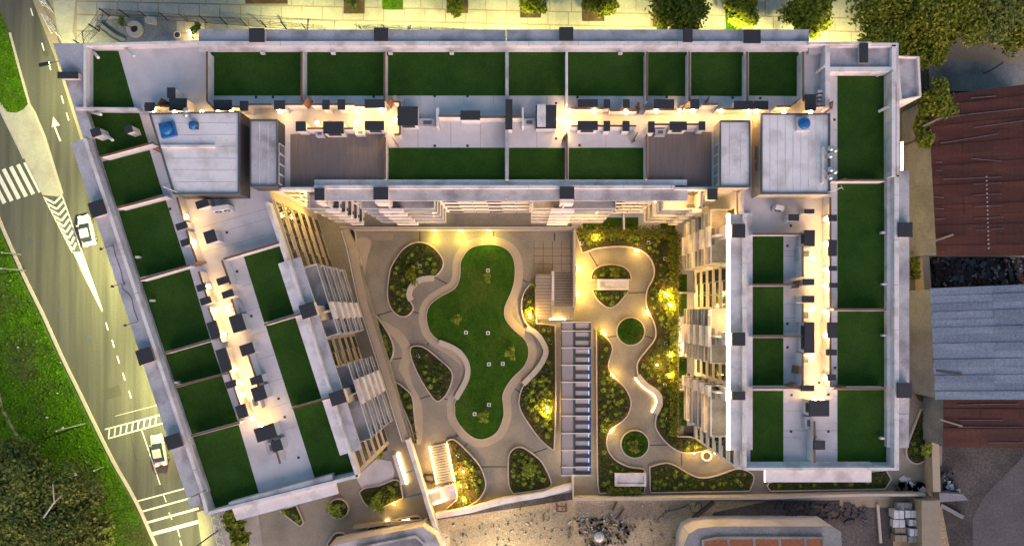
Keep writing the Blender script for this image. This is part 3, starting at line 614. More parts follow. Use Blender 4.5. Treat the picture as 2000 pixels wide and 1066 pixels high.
for i, (x, y, z, w, lab) in enumerate([(2.6, 12.5, 18.2, 26, "small lamp over the top floor balcony at the middle of the north facade"), (8, 12.4, 9.5, 40, "lamp inside the brightest lit balcony of the north facade"), (6, 12.4, 6.6, 26, "lamp over a low lit balcony of the north facade"), (8.5, 12.4, 12.4, 22, "lamp over the third floor balcony of the north facade"),
      (18.6, 12.4, 18.2, 120, "very bright lamp over the corner balcony beside the east wing"), (18.2, 12.5, 9.5, 30, "lamp over the lower corner balcony beside the east wing"), (18.2, 12.5, 12.4, 30, "lamp over the middle corner balcony beside the east wing"), (18.2, 12.5, 6.6, 26, "lamp over the lowest corner balcony beside the east wing"),
      (23.2, 10.6, 18.2, 50, "lamp over the first top balcony of the east wing"), (23.3, 7.2, 9.5, 26, "lamp over the middle balcony at the head of the east wing"), (23.3, 7.2, 15.2, 26, "lamp over the fourth floor balcony at the head of the east wing"), (23.3, 10.5, 6.6, 26, "lamp over the lowest balcony at the head of the east wing"),
      (23.3, -1.2, 18.2, 50, "lamp over the second top balcony of the east wing"), (23.3, -1.2, 6.6, 26, "lamp over the lowest balcony in the middle of the east wing"), (23.3, -12, 6.6, 26, "lamp over the lowest balcony at the foot of the east wing"), (23.3, -12, 15.2, 26, "lamp over the fourth floor balcony at the foot of the east wing")]): litlamp((x, y, z), w, lab)
for k in (1, 2, 3, 4):  # extra lamps added on more floors to strengthen the warm light between balconies
    for (x, y, w, nm) in [(9.8, 12.5, 16, "third bay of the north facade"), (2.4, 12.5, 14, "left end of the third north bay"), (-12, 12.5, 7, "second bay of the north facade"), (23.4, 6.2, 12, "first bay of the east facade"), (23.4, -5.4, 10, "second bay of the east facade"), (23.4, -10.5, 14, "third bay of the east facade")]:
        litlamp((x, y, ZF[k]+2.4), w, f"lamp in the {nm}, {ORD[k-1]} balcony from below")
# yellow wall lamp washing the inner corner of the west wing
for i, k in enumerate((2, 3, 4, 5)):
    p = (-26.2+.35*i, 13.1); t = thing("wall_washer", f"amber lamp on the inner corner wall of the west wing, {ORD[i]} floor from below", "lamp", (p[0], p[1], ZF[k]+.6), "amber corner lamps")
    MB().box(p[0]-.1, p[0]+.1, p[1]-.1, p[1]+.1, ZF[k]+.6, ZF[k]+.75).build("housing", M["dark"], t)
    MB().box(p[0]-.08, p[0]+.08, p[1]-.08, p[1]+.08, ZF[k]+.751, ZF[k]+.80).build("lens", M["spot"], t)
    point(t, (p[0], p[1]-.45, ZF[k]+1.1), (1, .62, .12), 70, .12)
# ground-floor terraces (raised), glass railings, retaining walls
MB().prism([Wp(-.4, 0), Wp(33.2, 0), Wp(33.2, 3.1), Wp(3.2, 3.6), (-10, 9.9+1.5), (7, 11.4), (7, 13.4)], 0, 1.25).build("ground_terrace", M["concrete"], B)
tw = MB(); pl = PX([(672, 448), (686, 480), (710, 596), (768, 780), (792, 862)], 1.5); tw.ribbon(pl, 1.0, 0, 1.42); tw.build("retaining_wall", M["band"], B)
tw = MB(); tw.box(P(690, 0, 1.4)[0], P(1122, 0, 1.4)[0], 11.05, 11.4, 0, 1.45); tw.build("retaining_wall", M["band"], B)
gr = MB(); gl = MB()
def railing(pts, z0, name="railing", seg=1.7):
    for a, b in zip(pts, pts[1:]):
        a, b = Vector(a), Vector(b); L = (b-a).length; m = max(1, round(L/seg)); d = (b-a)/L; n = Vector((d.y, -d.x))
        hr = MB().prism([tuple(a+n*.04), tuple(b+n*.04), tuple(b-n*.04), tuple(a-n*.04)], z0+.98, z0+1.04).build(name, M["whitemetal"], B)
        for j in range(m):
            u, w = a+d*(L*j/m+.04), a+d*(L*(j+1)/m-.04)
            MB().prism([tuple(u+n*.012), tuple(w+n*.012), tuple(w-n*.012), tuple(u-n*.012)], z0+.04, z0+.975).build("glass_panel", M["rail"], hr)
railing(PX([(670, 452), (680, 484), (704, 596), (763, 780), (787, 858)], 1.5), 1.43)
railing([(P(668, 0, 1.5)[0], 11.25), (P(1120, 0, 1.5)[0], 11.25)], 1.46)
# little yards at the foot of the north-east and east facades
def yard(x0, y0, x1, y1, turfs, label):
    pass
MB().box(7.2, 24.1, 11.0, 13.38, 0, .12).build("yard_floor", M["terrace"], B); MB().box(22.0, 24.18, -16.0, 11.0, 0, .125).build("yard_floor", M["terrace"], B)
for (x0, x1, y0, y1) in [(8.8, 14.2, 11.2, 12.9), (14.5, 16.5, 11.2, 12.9), (19.6, 21.6, 11.3, 12.9), (22.1, 23.25, 2.6, 5.0), (22.1, 23.25, -.8, 2.3), (22.1, 23.25, -9.4, -6.6), (22.1, 23.25, -16, -11.2)]:
    MB().box(x0, x1, y0, y1, .05, .16).build("yard_lawn", M["lawn"], B)
for y in (2.45, -6.2, -10.9): MB().box(22.05, 24.15, y-.08, y+.08, 0, 1.5).build("yard_wall", M["coping"], B)
for x in (14.35,): MB().box(x-.08, x+.08, 11.1, 13.3, 0, 1.5).build("yard_wall", M["coping"], B)
MB().box(7.2, 22, 10.85, 11.0, 0, .7).build("yard_wall", M["band"], B); MB().box(21.85, 22.0, -16.2, 11, 0, .7).build("yard_wall", M["band"], B)
t = thing("yard_lamp", "white glowing lamp over a yard at the foot of the east facade", "lamp", (23.0, -4.6, 0))
MB().tube([(23.95, -4.6, 2.7), (23.4, -4.6, 2.8)], .05).build("arm", M["greymetal"], t); MB().lathe((23.3, -4.6, 2.65), [(.05, 0), (.2, .04), (.2, .12), (.05, .18)], 12).build("bulb", M["bulb"], t)
point(t, (23.1, -4.6, 2.4), (1, .85, .6), 130, .15)
# ------------------------------------------------------------------ roof equipment
def tank(x, y, z, r, h, label, box=None):
    X, Y, _ = P(x, y, z+h); t = thing("water_tank", label, "water tank", (X, Y, z))
    if box:
        c, s = math.cos(box[1]), math.sin(box[1]); w = box[0]
        MB().prism([(X+a*w*c-b*w*s, Y+a*w*s+b*w*c) for a, b in ((-1, -1), (1, -1), (1, 1), (-1, 1))], z, z+h*.45).build("base", M[box[2]], t)
    MB().lathe((X, Y, z), [(r*.9, h*.45 if box else 0), (r, h*.55), (r, h*.8), (r*.72, h*.95), (r*.3, h), (.02, h+.02)], 20).build("barrel", M["bluepl"], t, True)
    MB().lathe((X, Y, z+h), [(r*.28, 0), (r*.28, .08), (.02, .1)], 12).build("lid", M["bluepl"], t)
tank(321, 250, 22.03, .66, 1.0, "large blue water tank on a square tray on the west core roof", (.78, .22, "bluepl"))
tank(374, 243, 22.03, .42, .8, "small blue water tank beside the hatch on the west core roof")
tank(1573, 240, 22.03, .62, .8, "blue water tank in a white box on the east core roof", (.72, 0, "coping"))
def cowl(x, y, label):
    X, Y, _ = P(x, y, 23); t = thing("roof_cowl", label, "vent cowl", (X, Y, 22), "spherical vent cowls on the cores")
    MB().tube([(X, Y, 21.9), (X, Y, 22.7)], .09, 8).build("pipe", M["steel"], t)
    MB().lathe((X, Y, 22.68), [(.08, 0), (.26, .1), (.33, .28), (.26, .46), (.06, .56)], 14).build("head", M["steel"], t, True)
for i, (x, y) in enumerate([(1623, 290), (1631, 293), (1622, 304), (1623, 331), (1631, 335), (1622, 346)]): cowl(x, y, f"silver ball vent on the edge of the east core roof, {ORD[i]} from the top")
for i, (x, y) in enumerate([(363, 216), (363, 224)]): cowl(x, y, ("upper" if i == 0 else "lower") + " silver ball vent beside the small blue tank")
def ac(x, y, z, rot, label, fans=2, sc=1.0):
    X, Y, _ = P(x, y, z+1.2); t = thing("air_conditioner", label, "air conditioner", (X, Y, z)); c, s = math.cos(rot), math.sin(rot)
    L = lambda a, b: (X+a*c-b*s, Y+a*s+b*c)
    w, d, h = .5*sc*fans*.75, .2*sc, 1.25*sc
    MB().prism([L(-w, -d), L(w, -d), L(w, d), L(-w, d)], z+.08, z+h).build("casing", M["whitemetal"], t)
    MB().prism([L(-w, -d-.02), L(-w+.1, -d-.02), L(-w+.1, d+.02), L(-w, d+.02)], z, z+.09).build("foot", M["dark"], t); MB().prism([L(w-.1, -d-.02), L(w, -d-.02), L(w, d+.02), L(w-.1, d+.02)], z, z+.09).build("foot", M["dark"], t)
    for k in range(fans):
        a = (k-(fans-1)/2)*w; v = Vector((s, -c, 0)); q = Vector((*L(a, -d), z+h*.55))
        MB().tube([q-v*.01, q+v*.06], .3*sc, 16).build("fan_grille", M["dark"], t); MB().tube([q+v*.061, q+v*.075], .1*sc, 10).build("fan_hub", M["whitemetal"], t)
ac(432, 407, ZT+.01, .15, "white twin-fan air conditioner below the west core", 2, 1.25)
ac(1522, 406, ZT+.01, -.2, "white air conditioner below the east core", 1, 1.2)
t = thing("antenna_pole", "pale antenna pole slanting off the east core roof", "antenna", P(1616, 376, 22.1)); MB().tube([P(1616, 376, 22.1), P(1645, 366, 23.4)], .05).build("pole", M["coping"], t); MB().tube([P(1642, 362, 23.3), P(1647, 370, 23.35)], .03).build("crossbar", M["coping"], t)
t = thing("antenna_pole", "thin pale pole leaning off the west core roof edge", "antenna", P(352, 378, 22.1)); MB().tube([P(352, 378, 22.1), P(320, 365, 22.5)], .05).build("pole", M["coping"], t); MB().lathe(P(320, 365, 22.48), [(.02, 0), (.08, .05), (.02, .1)], 8).build("tip", M["coping"], t)
# ------------------------------------------------------------------ roof corridor lamps
def walllamp(x, y, label, watt, zl=ZT+1.75, group="roof corridor lamps"):
    X, Y, Z = P(x, y, zl); t = thing("wall_lamp", label, "wall lamp", (X, Y, Z), group)
    MB().box(X-.07, X+.07, Y-.02, Y+.1, Z-.1, Z+.1).build("bracket", M["greymetal"], t)
    MB().lathe((X, Y-.1, Z-.04), [(.08, 0), (.20, .06), (.23, .15), (.16, .27), (.04, .32)], 12).build("bulb", M["bulb"], t, True)
    point(t, (X, Y-.15, Z-.25), WARM, watt, .1)
W1 = 16
for i, (x, y) in enumerate([(301, 214), (342, 218), (395, 218), (427, 218), (453, 217)]): walllamp(x, y, f"glowing wall lamp above the west core roof edge, {ORD[i]} of five from the left", W1*.6)
for i, (x, y) in enumerate([(548, 217), (620, 239), (696, 239), (698, 216), (746, 216)]): walllamp(x, y, f"wall lamp in the west half of the north corridor, {ORD[i]} of five from the left", W1)
for i, (x, y) in enumerate([(1092, 232), (1111, 216), (1112, 239), (1161, 216), (1222, 218), (1281, 216), (1327, 216), (1353, 216), (1408, 217), (1461, 217), (1477, 217)]): walllamp(x, y, f"glowing wall lamp in the east half of the north corridor, {ORD[i]} from the left", W1 if i else W1*1.7)
walllamp(771, 232, "glowing lamp at the dead end of the west half of the north corridor", W1*1.3)
for i, (x, y) in enumerate([(1530, 218), (1582, 218)]): walllamp(x, y, f"glowing wall lamp above the east core roof edge, {ORD[i]} of two from the left", W1*.6)
for i, (x, y) in enumerate([(1612, 427), (1612, 474), (1612, 524), (1611, 557), (1611, 607), (1611, 654), (1611, 737)]): walllamp(x, y, f"wall lamp on the outer wall of the east corridor, {ORD[i]} of seven from the top", W1*.9)
for i, (x, y) in enumerate([(1588, 504), (1588, 600), (1588, 694)]): walllamp(x, y, f"glowing lamp beside a sink counter of the east corridor, {ORD[i]} of three from the top", W1*.6)
for i, (x, y) in enumerate([(1590, 778), (1604, 778)]): walllamp(x, y, f"glowing lamp at the foot of the east corridor, {ORD[i]} of two from the left", W1)
for i, (x, y) in enumerate([(362, 422), (377, 471), (405, 558), (420, 603), (436, 651), (458, 719), (467, 746), (474, 768), (491, 816)]): walllamp(x+3, y, f"wall lamp on the road side of the west corridor, {ORD[i]} of nine from the top", W1*.85)
walllamp(446, 601, "glowing lamp beside the counter of the west corridor", W1*.6); walllamp(510, 828, "bright lamp at the foot of the west corridor", W1*1.4)
# ------------------------------------------------------------------ LED strips on the building
def strip(name, label, pts, w, z0, z1, m):
    o = MB().ribbon(pts, w, z0, z1).build(name, M[m]); return tag(o, label, "light strip")
strip("led_strip", "long bright light strip along the courtyard eave of the east wing", PX([(1423, 417), (1423, 878)], 19.45), .32, 19.2, 19.44, "ledsoft")
strip("led_strip", "vertical light strip on the outer wall of the east wing beside the path", PX([(1763, 277), (1763, 332)], 13), .16, 12.7, 13, "ledsoft")
for i, y in enumerate((18, 10, 2)):  # unseen lamps added to warm the path beyond what the strip gives
    t = thing("path_fill_lamp", f"added amber fill lamp on the wall above the path, {ORD[i]} of three from the top", "wall lamp", (42.4, y, 3)); MB().box(42.31, 42.6, y-.12, y+.12, 3, 3.2).build("housing", M["dark"], t); MB().box(42.4, 42.58, y-.1, y+.1, 2.94, 2.999).build("lens", M["spot"], t); point(t, (42.75, y, 2.7), (1, .66, .14), 190, .15)
strip("led_strip", "short light strip at the end of the white canopy below the east wing", PX([(1495.5, 919), (1495.5, 941)], 19.3), .14, 19.05, 19.3, "ledsoft")
# ------------------------------------------------------------------ courtyard garden
SHORT = {"pear-shaped planting bed left of the lawn top": "pear-shaped bed", "leaf-shaped planting bed left of the lawn waist": "leaf-shaped bed", "thin sliver bed beside the west terrace wall": "sliver bed by the terrace wall", "narrow bed under the west terrace wall": "narrow bed under the terrace wall", "small corner bed under the north terrace": "north terrace corner bed", "long bed between the lawn and the glass canopy": "bed left of the glass canopy",
 "brightly lit bed beside the lamp-edged stair": "bed beside the lamp-edged stair", "long winding bed in front of the east facade": "winding east facade bed", "upper half of the oval bed behind the bench": "upper oval bed half", "lower half of the oval bed in front of the white bench": "lower oval bed half",
 "planting bed along the south boundary of the east garden": "south boundary bed", "bed under the white canopy below the east wing": "bed under the white canopy", "round white-rimmed planter below the west wing end": "round white-rimmed planter", "small wedge bed below the west wing end": "wedge bed below the west wing"}
def bed(pts, label, cover=28, shrubs=10, sm=True, kerb=True, zs=.28, shrub_label=None, shape=None, soil="soil", name="planting_bed", hedge=0, cov_mat="leafD", kh=.38):
    p = ccw(PX(pts, zs)); p = ccw(smooth(p, 4)) if sm else ccw(smoothc(p, 4)) if len(p) < 60 else p
    c = (sum(q[0] for q in p)/len(p), sum(q[1] for q in p)/len(p), 0)
    t = thing(name, label, "planting bed", c)
    MB().prism(p, 0.03, zs).build("soil", M[soil], t)
    if kerb: MB().ring(offs(p, .16), offs(p, .003), .021, kh).build("kerb", M["kerb"], t)
    xs = [q[0] for q in p]; ys = [q[1] for q in p]; A = abs(area2(p))/2
    ins = offs(p, -.22); b = MB(); n = 0; tries = 0
    while n < int(A*cover*1.7) and tries < 90000:
        tries += 1; x, y = R.uniform(min(xs), max(xs)), R.uniform(min(ys), max(ys))
        if inside(ins, x, y) and math.sin(x*1.3+y*.7)+math.sin(y*1.9-x*.4) > -1.5 + R.uniform(-.6, .4):
            a = R.uniform(.08, .2); b.leaf((x, y, zs+a*.5+R.uniform(0, .18)), a); n += 1
    if n: o = b.build("ground_cover", M[cov_mat], t); o["kind"] = "stuff"
    L = []; tries = 0; nar = ccw(offs(p, -.5))
    while len(L) < shrubs and tries < 6000:
        tries += 1; x, y = R.uniform(min(xs), max(xs)), R.uniform(min(ys), max(ys))
        if inside(nar, x, y) and all((x-a)**2+(y-b_)**2 > .3 for a, b_ in L): L.append((x, y))
    L.sort(key=lambda q: -q[1]); short = SHORT.get(label, label)
    for i, (x, y) in enumerate(L):
        k = i+1; sf = "th" if 10 < k % 100 < 14 else {1: "st", 2: "nd", 3: "rd"}.get(k % 10, "th")
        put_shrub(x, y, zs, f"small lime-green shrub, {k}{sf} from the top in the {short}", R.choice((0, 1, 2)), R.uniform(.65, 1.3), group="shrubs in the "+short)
    return p
def shrub_mesh(seed, n, r, m):
    rr = random.Random(seed); b = MB()
    for i in range(n):
        th, ph = rr.uniform(0, 6.283), math.acos(rr.uniform(0, 1)); q = r*rr.uniform(.45, 1)
        b.leaf((q*math.sin(ph)*math.cos(th), q*math.sin(ph)*math.sin(th), q*math.cos(ph)*.9+.05), rr.uniform(.07, .14), rr)
    me = b.mesh("foliage"); me.materials.append(m); return me
def stem_mesh():
    b = MB()
    for i in range(4):
        a = i*1.7; b.tube([(0, 0, -.03), (.18*math.cos(a), .18*math.sin(a), .25)], .02, 4)
    me = b.mesh("stem"); me.materials.append(M["bark"]); return me
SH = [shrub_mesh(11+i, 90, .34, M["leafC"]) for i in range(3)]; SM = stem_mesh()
def put_shrub(x, y, z, label, v=0, sc=1.0, me=None, cat="shrub", group=None):
    t = thing("garden_shrub", label, cat, (x, y, z), group); t.scale = (sc, sc, sc); t.rotation_euler = (0, 0, R.uniform(0, 6.28))
    for m_, nm in ((me or SH[v], "foliage"), (SM, "stem")):
        o = bpy.data.objects.new(nm, m_); C.objects.link(o); o.parent = t
# main lawn with its tan concrete band
LAWN = [(941, 479), (968, 479), (990, 488), (1003, 508), (1005, 540), (999, 568), (986, 598), (986, 621), (1000, 641), (1025, 664), (1032, 689), (1023, 715), (1000, 738), (982, 768), (983, 796), (982, 816), (969, 844), (941, 857), (915, 847), (892, 818), (889, 796), (890, 784), (909, 750), (915, 715), (896, 688), (847, 656), (834, 624), (839, 598), (860, 580), (889, 563), (899, 540), (901, 510), (917, 487)]
lp = ccw(smooth(PX(LAWN, .1), 4))
t = thing("garden_lawn", "large wavy green lawn in the middle of the courtyard", "lawn", (lp[0][0], lp[0][1], 0))
MB().prism(lp, .03, .16).build("grass_surface", M["lawn"], t); MB().ring(offs(lp, .12), offs(lp, .004), .03, .22).build("edging", M["kerb"], t)
MB().ring(offs(lp, 1.15), offs(lp, .13), .021, .045).build("tan_band", M["band"], t)
b = MB(); xs = [q[0] for q in lp]; ys = [q[1] for q in lp]; n = 0
while n < 6000:
    x, y = R.uniform(min(xs), max(xs)), R.uniform(min(ys), max(ys))
    if inside(lp, x, y): b.leaf((x, y, .18), R.uniform(.05, .13)); n += 1
o = b.build("grass_tufts", M["lawn"], t); o["kind"] = "stuff"
BEDS = {}
bed([(761, 540), (768, 516), (791, 485), (819, 474), (847, 485), (865, 513), (850, 538), (818, 545), (800, 563), (798, 583), (806, 601), (796, 615), (781, 616), (766, 603), (758, 578)], "pear-shaped planting bed left of the lawn top", shrubs=24)
bed([(804, 679), (827, 679), (857, 702), (880, 724), (881, 745), (870, 770), (855, 782), (842, 770), (820, 735), (805, 700)], "leaf-shaped planting bed left of the lawn waist", shrubs=8, cover=34)
bed([(729, 616), (753, 644), (766, 672), (766, 692), (758, 708), (751, 700)], "thin sliver bed beside the west terrace wall", shrubs=7)
bed([(772, 752), (791, 760), (804, 776), (808, 812), (814, 868), (803, 830)], "narrow bed under the west terrace wall", shrubs=7)
bed([(677, 453), (692, 452), (695, 485), (703, 505), (701, 531), (690, 500)], "small corner bed under the north terrace", shrubs=6)
bed([(1044, 547), (1024, 573), (1020, 603), (1030, 632), (1058, 655), (1068, 690), (1052, 722), (1024, 752), (1015, 780), (1018, 800), (1030, 821), (1056, 857), (1081, 878), (1084, 800), (1084, 700), (1083, 636), (1047, 632)], "long bed between the lawn and the glass canopy", shrubs=46, sm=False, cover=24)
bed([(994, 902), (997, 885), (1008, 875), (1023, 876), (1050, 895), (1063, 912), (1075, 940), (1070, 951), (1040, 957), (1003, 962), (995, 945)], "rounded triangular bed below the lawn", shrubs=26, sm=False)
bed([(874, 861), (888, 860), (915, 885), (936, 910), (947, 940), (943, 961), (920, 984), (870, 996), (893, 976), (884, 940)], "brightly lit bed beside the lamp-edged stair", shrubs=12, sm=False, cover=16)
bed([(1124, 450), (1131, 470), (1138, 493), (1162, 485), (1203, 480), (1236, 483), (1263, 495), (1277, 516), (1278, 540), (1265, 568), (1264, 598), (1280, 634), (1281, 660), (1266, 682), (1248, 705), (1246, 724), (1252, 736), (1279, 760), (1290, 786), (1284, 810), (1282, 834), (1301, 862), (1327, 880), (1355, 882), (1384, 876), (1358, 856), (1323, 853), (1322, 700), (1322, 560), (1322, 452)], "long winding bed in front of the east facade", shrubs=70, sm=False, cover=20)
bed([(1155, 545), (1157, 535), (1163, 526), (1175, 520), (1190, 517.5), (1206, 518.5), (1219, 523), (1229, 533), (1232, 545)], "upper half of the oval bed behind the bench", shrubs=8, sm=False)
bed([(1159, 566), (1163, 577), (1171, 588), (1182, 597), (1192, 600), (1202, 596), (1212, 586), (1221, 575), (1228, 566)], "lower half of the oval bed in front of the white bench", shrubs=8, sm=False)
for (cx, cy, lab) in [(1232, 647, "round grass bed in the middle of the east garden path"), (1240, 867, "round grass bed at the foot of the east garden path")]:
    bed(circ(cx, cy, 26), lab, shrubs=0, sm=False, cover=70, soil="lawn", cov_mat="lawn")
bed([(1166, 644), (1187, 664), (1195, 682), (1187, 712), (1195, 732), (1220, 758), (1231, 783), (1227, 805), (1216, 820), (1193, 837), (1184, 857), (1187, 880), (1203, 900), (1228, 912), (1253, 916), (1258, 922), (1258, 961), (1177, 961), (1169, 945), (1167, 800)], "winding bed right of the glass canopy", shrubs=40, sm=False, cover=30)
bed([(1270, 912), (1299, 905), (1319, 910), (1350, 928), (1375, 934), (1405, 928), (1441, 916), (1466, 924), (1471, 935), (1463, 957), (1271, 960)], "planting bed along the south boundary of the east garden", shrubs=26, sm=False, cover=30)
bed([(1505, 957), (1520, 938), (1730, 919), (1739, 935), (1728, 953)], "bed under the white canopy below the east wing", shrubs=8, sm=False)
bed([(1800, 800), (1776, 862), (1771, 882), (1776, 897), (1791, 904), (1807, 897), (1810, 800)], "teardrop bed beside the east boundary wall", shrubs=3, sm=False)
bed([(1780, 590), (1806, 590), (1812, 750), (1806, 790), (1784, 750)], "hedge bed beside the east path", shrubs=0, sm=False, kerb=False)
bed([(1778, 488), (1798, 488), (1800, 545), (1778, 545)], "short hedge bed higher up the east path", shrubs=0, sm=False, kerb=False)
bed([(703, 961), (715, 953), (741, 949), (768, 938), (780, 940), (786, 971), (753, 986), (728, 995), (713, 981)], "rounded bed beside the lilac terrace", shrubs=10, sm=False, cover=40)
bed([(548, 997), (578, 987), (592, 1019), (586, 1026)], "small wedge bed below the west wing end", shrubs=5, sm=False)
bed(circ(662, 992, 18), "round white-rimmed planter below the west wing end", shrubs=1, sm=False, cover=20, kh=.6)
bed([(712, 1040), (730, 1026), (800, 1010), (822, 1010), (790, 1030), (740, 1045)], "bare dark bed by the bottom wall", shrubs=0, sm=False, cover=2)
bed([(640, 1062), (655, 1042), (672, 1042), (682, 1060), (660, 1085)], "dark drop-shaped bed at the bottom edge", shrubs=0, sm=False, cover=2)
struct(MB().prism(PX([(695, 932), (736, 895), (764, 900), (771, 920), (766, 940), (748, 948), (708, 956)], .1), 0, .09).build("lilac_terrace", M["terrace"]))
# clipped hedges of the east garden
def hedge(pts, w, h, label, dens=170, m="leafA"):
    p = [Vector(P(*q, .2)[:2]) for q in pts]; b = MB(); L = 0
    for u, v in zip(p, p[1:]):
        L = (v-u).length; n = int(L*dens); d = (v-u)/L; nn = Vector((d.y, -d.x))
        for i in range(n):
            q = u+d*R.uniform(0, L)+nn*R.gauss(0, w*.42); b.leaf((q.x, q.y, .3+R.uniform(.2, 1)*h), R.uniform(.09, .19))
    t = thing("hedge", label, "hedge", (p[0].x, p[0].y, .25)); o = b.build("foliage", M[m], t); s = MB()
    for u, v in zip(p, p[1:]):
        for k in range(max(2, int((v-u).length/1.2))): q = u+(v-u)*(k+.5)/max(2, int((v-u).length/1.2)); s.tube([(q.x, q.y, .1), (q.x+.1, q.y, .3+h*.6)], .03, 4)
    s.build("stem", M["bark"], t)
hedge([(1128, 456), (1318, 456)], 1.1, .8, "hedge along the top of the east garden"); hedge([(1316, 456), (1316, 850)], 1.0, .8, "hedge along the yards of the east facade", 130)
hedge([(1800, 600), (1806, 770)], 1.0, 1.2, "spiky dark hedge along the east path", 120); hedge([(1788, 492), (1790, 545)], 1.3, 1.3, "tall leafy hedge beside the east path", 200, "leafC")
hedge([(1185, 956), (1252, 956)], .6, .5, "low hedge in front of the white planter bench", 160)
# paving joints of the court: recessed dark strips
for (a, b) in [((737, 616), (765, 607)), ((805, 609), (833, 614)), ((834, 674), (846, 657)), ((768, 701), (802, 697)), ((808, 782), (840, 772)), ((866, 777), (889, 786)), ((847, 540), (889, 563)), ((1006, 540), (1030, 551)), ((1004, 647), (1028, 636)), ((1001, 755), (1016, 766)), ((906, 873), (919, 857)), ((938, 911), (990, 911)), ((1042, 884), (1068, 875)),
                ((1151, 493), (1168, 522)), ((1224, 572), (1261, 571)), ((1187, 658), (1204, 656)), ((1260, 656), (1276, 661)), ((1331, 884), (1331, 908)), ((1266, 869), (1305, 868)), ((964, 452), (964, 478)), ((820, 452), (820, 473)), ((1083, 455), (1083, 500)), ((1043, 490), (1118, 490))]:
    MB().ribbon(PX([a, b], .02), .14, .018, .026).build("paving_joint", M["dark"], court)
for q, m in [([(725, 620), (770, 660), (786, 690), (778, 720), (790, 740), (808, 800), (812, 860), (824, 860), (824, 790), (806, 752), (798, 718), (806, 690), (790, 655), (760, 632)], "band"), ([(694, 470), (725, 470), (716, 510), (713, 560), (722, 610), (737, 616), (726, 598), (705, 540)], "band"), ([(727, 455), (768, 455), (768, 469), (728, 469)], "brownpave"), ([(1043, 470), (1116, 470), (1116, 530), (1043, 530)], "brownpave")]:
    if m == "brownpave" and "brownpave" not in M: M["brownpave"] = mat("brown paving", (.31, .265, .20), (.265, .225, .17), 1.2, .8, fine=(7, .1))
    MB().sheet(smooth(PX(q, .03), 3) if m == "band" else PX(q, .03), .0285 if m == "band" else .031).build("paving_band", M[m], court)
for k in range(5): MB().ribbon(PX([(1043+k*18, 470), (1043+k*18, 530)], .03), .05, .02, .0335).build("paving_joint", M["dark"], court)
for k in range(1, 4): MB().ribbon(PX([(1043, 470+k*15), (1116, 470+k*15)], .03), .05, .02, .034).build("paving_joint", M["dark"], court)
# curved benches
def bench(pts, label, w=.75, h=.5, led=None):
    p = smooth(PX(pts, h), 6, False); t = thing("curved_bench", label, "bench", (p[0][0], p[0][1], 0))
    MB().ribbon(p, w*.8, .02, h-.12).build("plinth", M["band"], t); MB().ribbon(p, w, h-.12, h).build("seat", M["kerb"], t)
    if led: MB().ribbon(offs(p, led*(w*.5+.05), False), .10, .1, .2).build("light_strip", M["led"], t)
bench([(847, 543), (822, 546), (804, 560), (799, 576), (803, 586)], "pale curved bench wrapping the pear-shaped bed", .8)
bench([(857, 668), (880, 677), (899, 690), (912, 712), (911, 740), (890, 779)], "long curved bench on the left edge of the lawn")
bench([(1029, 640), (1048, 652), (1062, 672), (1066, 690), (1052, 718), (1022, 750)], "long curved bench right of the lawn")
bench([(1246, 734), (1262, 752), (1284, 768), (1289, 788), (1280, 808)], "curved bench with a glowing light strip in the east garden", .8, .5, 1)
def slabbench(x0, y0, x1, y1, label, rot=0):
    X0, Y1, _ = P(x0, y0, .9); X1, Y0, _ = P(x1, y1, .9); t = thing("planter_bench", label, "bench", ((X0+X1)/2, (Y0+Y1)/2, 0))
    MB().box(X0, X1, Y0, Y1, .02, .75).build("body", M["coping"], t)
    o = [(X0, Y0), (X1, Y0), (X1, Y1), (X0, Y1)]; c = .3; i = [(X0+c, Y0+c), (X1-c, Y0+c), (X1-c, Y1-c), (X0+c, Y1-c)]
    MB().ring(o, i, .751, .95).build("rim", M["coping"], t)
slabbench(1168, 545, 1228, 566, "white box bench across the oval bed"); slabbench(1201, 924, 1262, 949, "white box planter at the foot of the east garden")
# light benches and strips near the bottom
t = thing("light_bench", "straight bench with a bright light strip beside the lilac terrace", "bench", (P(775, 915, .4)[0], P(775, 915, .4)[1], 0))
MB().ribbon(PX([(770, 888), (788, 946)], .5), .55, .02, .5).build("seat", M["coping"], t); MB().ribbon(PX([(777, 884), (794, 944)], .3), .22, .1, .3).build("light_strip", M["led"], t)
t = thing("light_bench", "low bench with a light strip at the bottom wall", "bench", (P(777, 1018, .4)[0], P(777, 1018, .4)[1], 0))
MB().ribbon(PX([(753, 1024), (777, 1025), (800, 1021)], .5), .55, .02, .5).build("seat", M["coping"], t); MB().ribbon(PX([(753, 1017), (777, 1017.5), (800, 1013.5)], .3), .18, .1, .3).build("light_strip", M["led"], t)
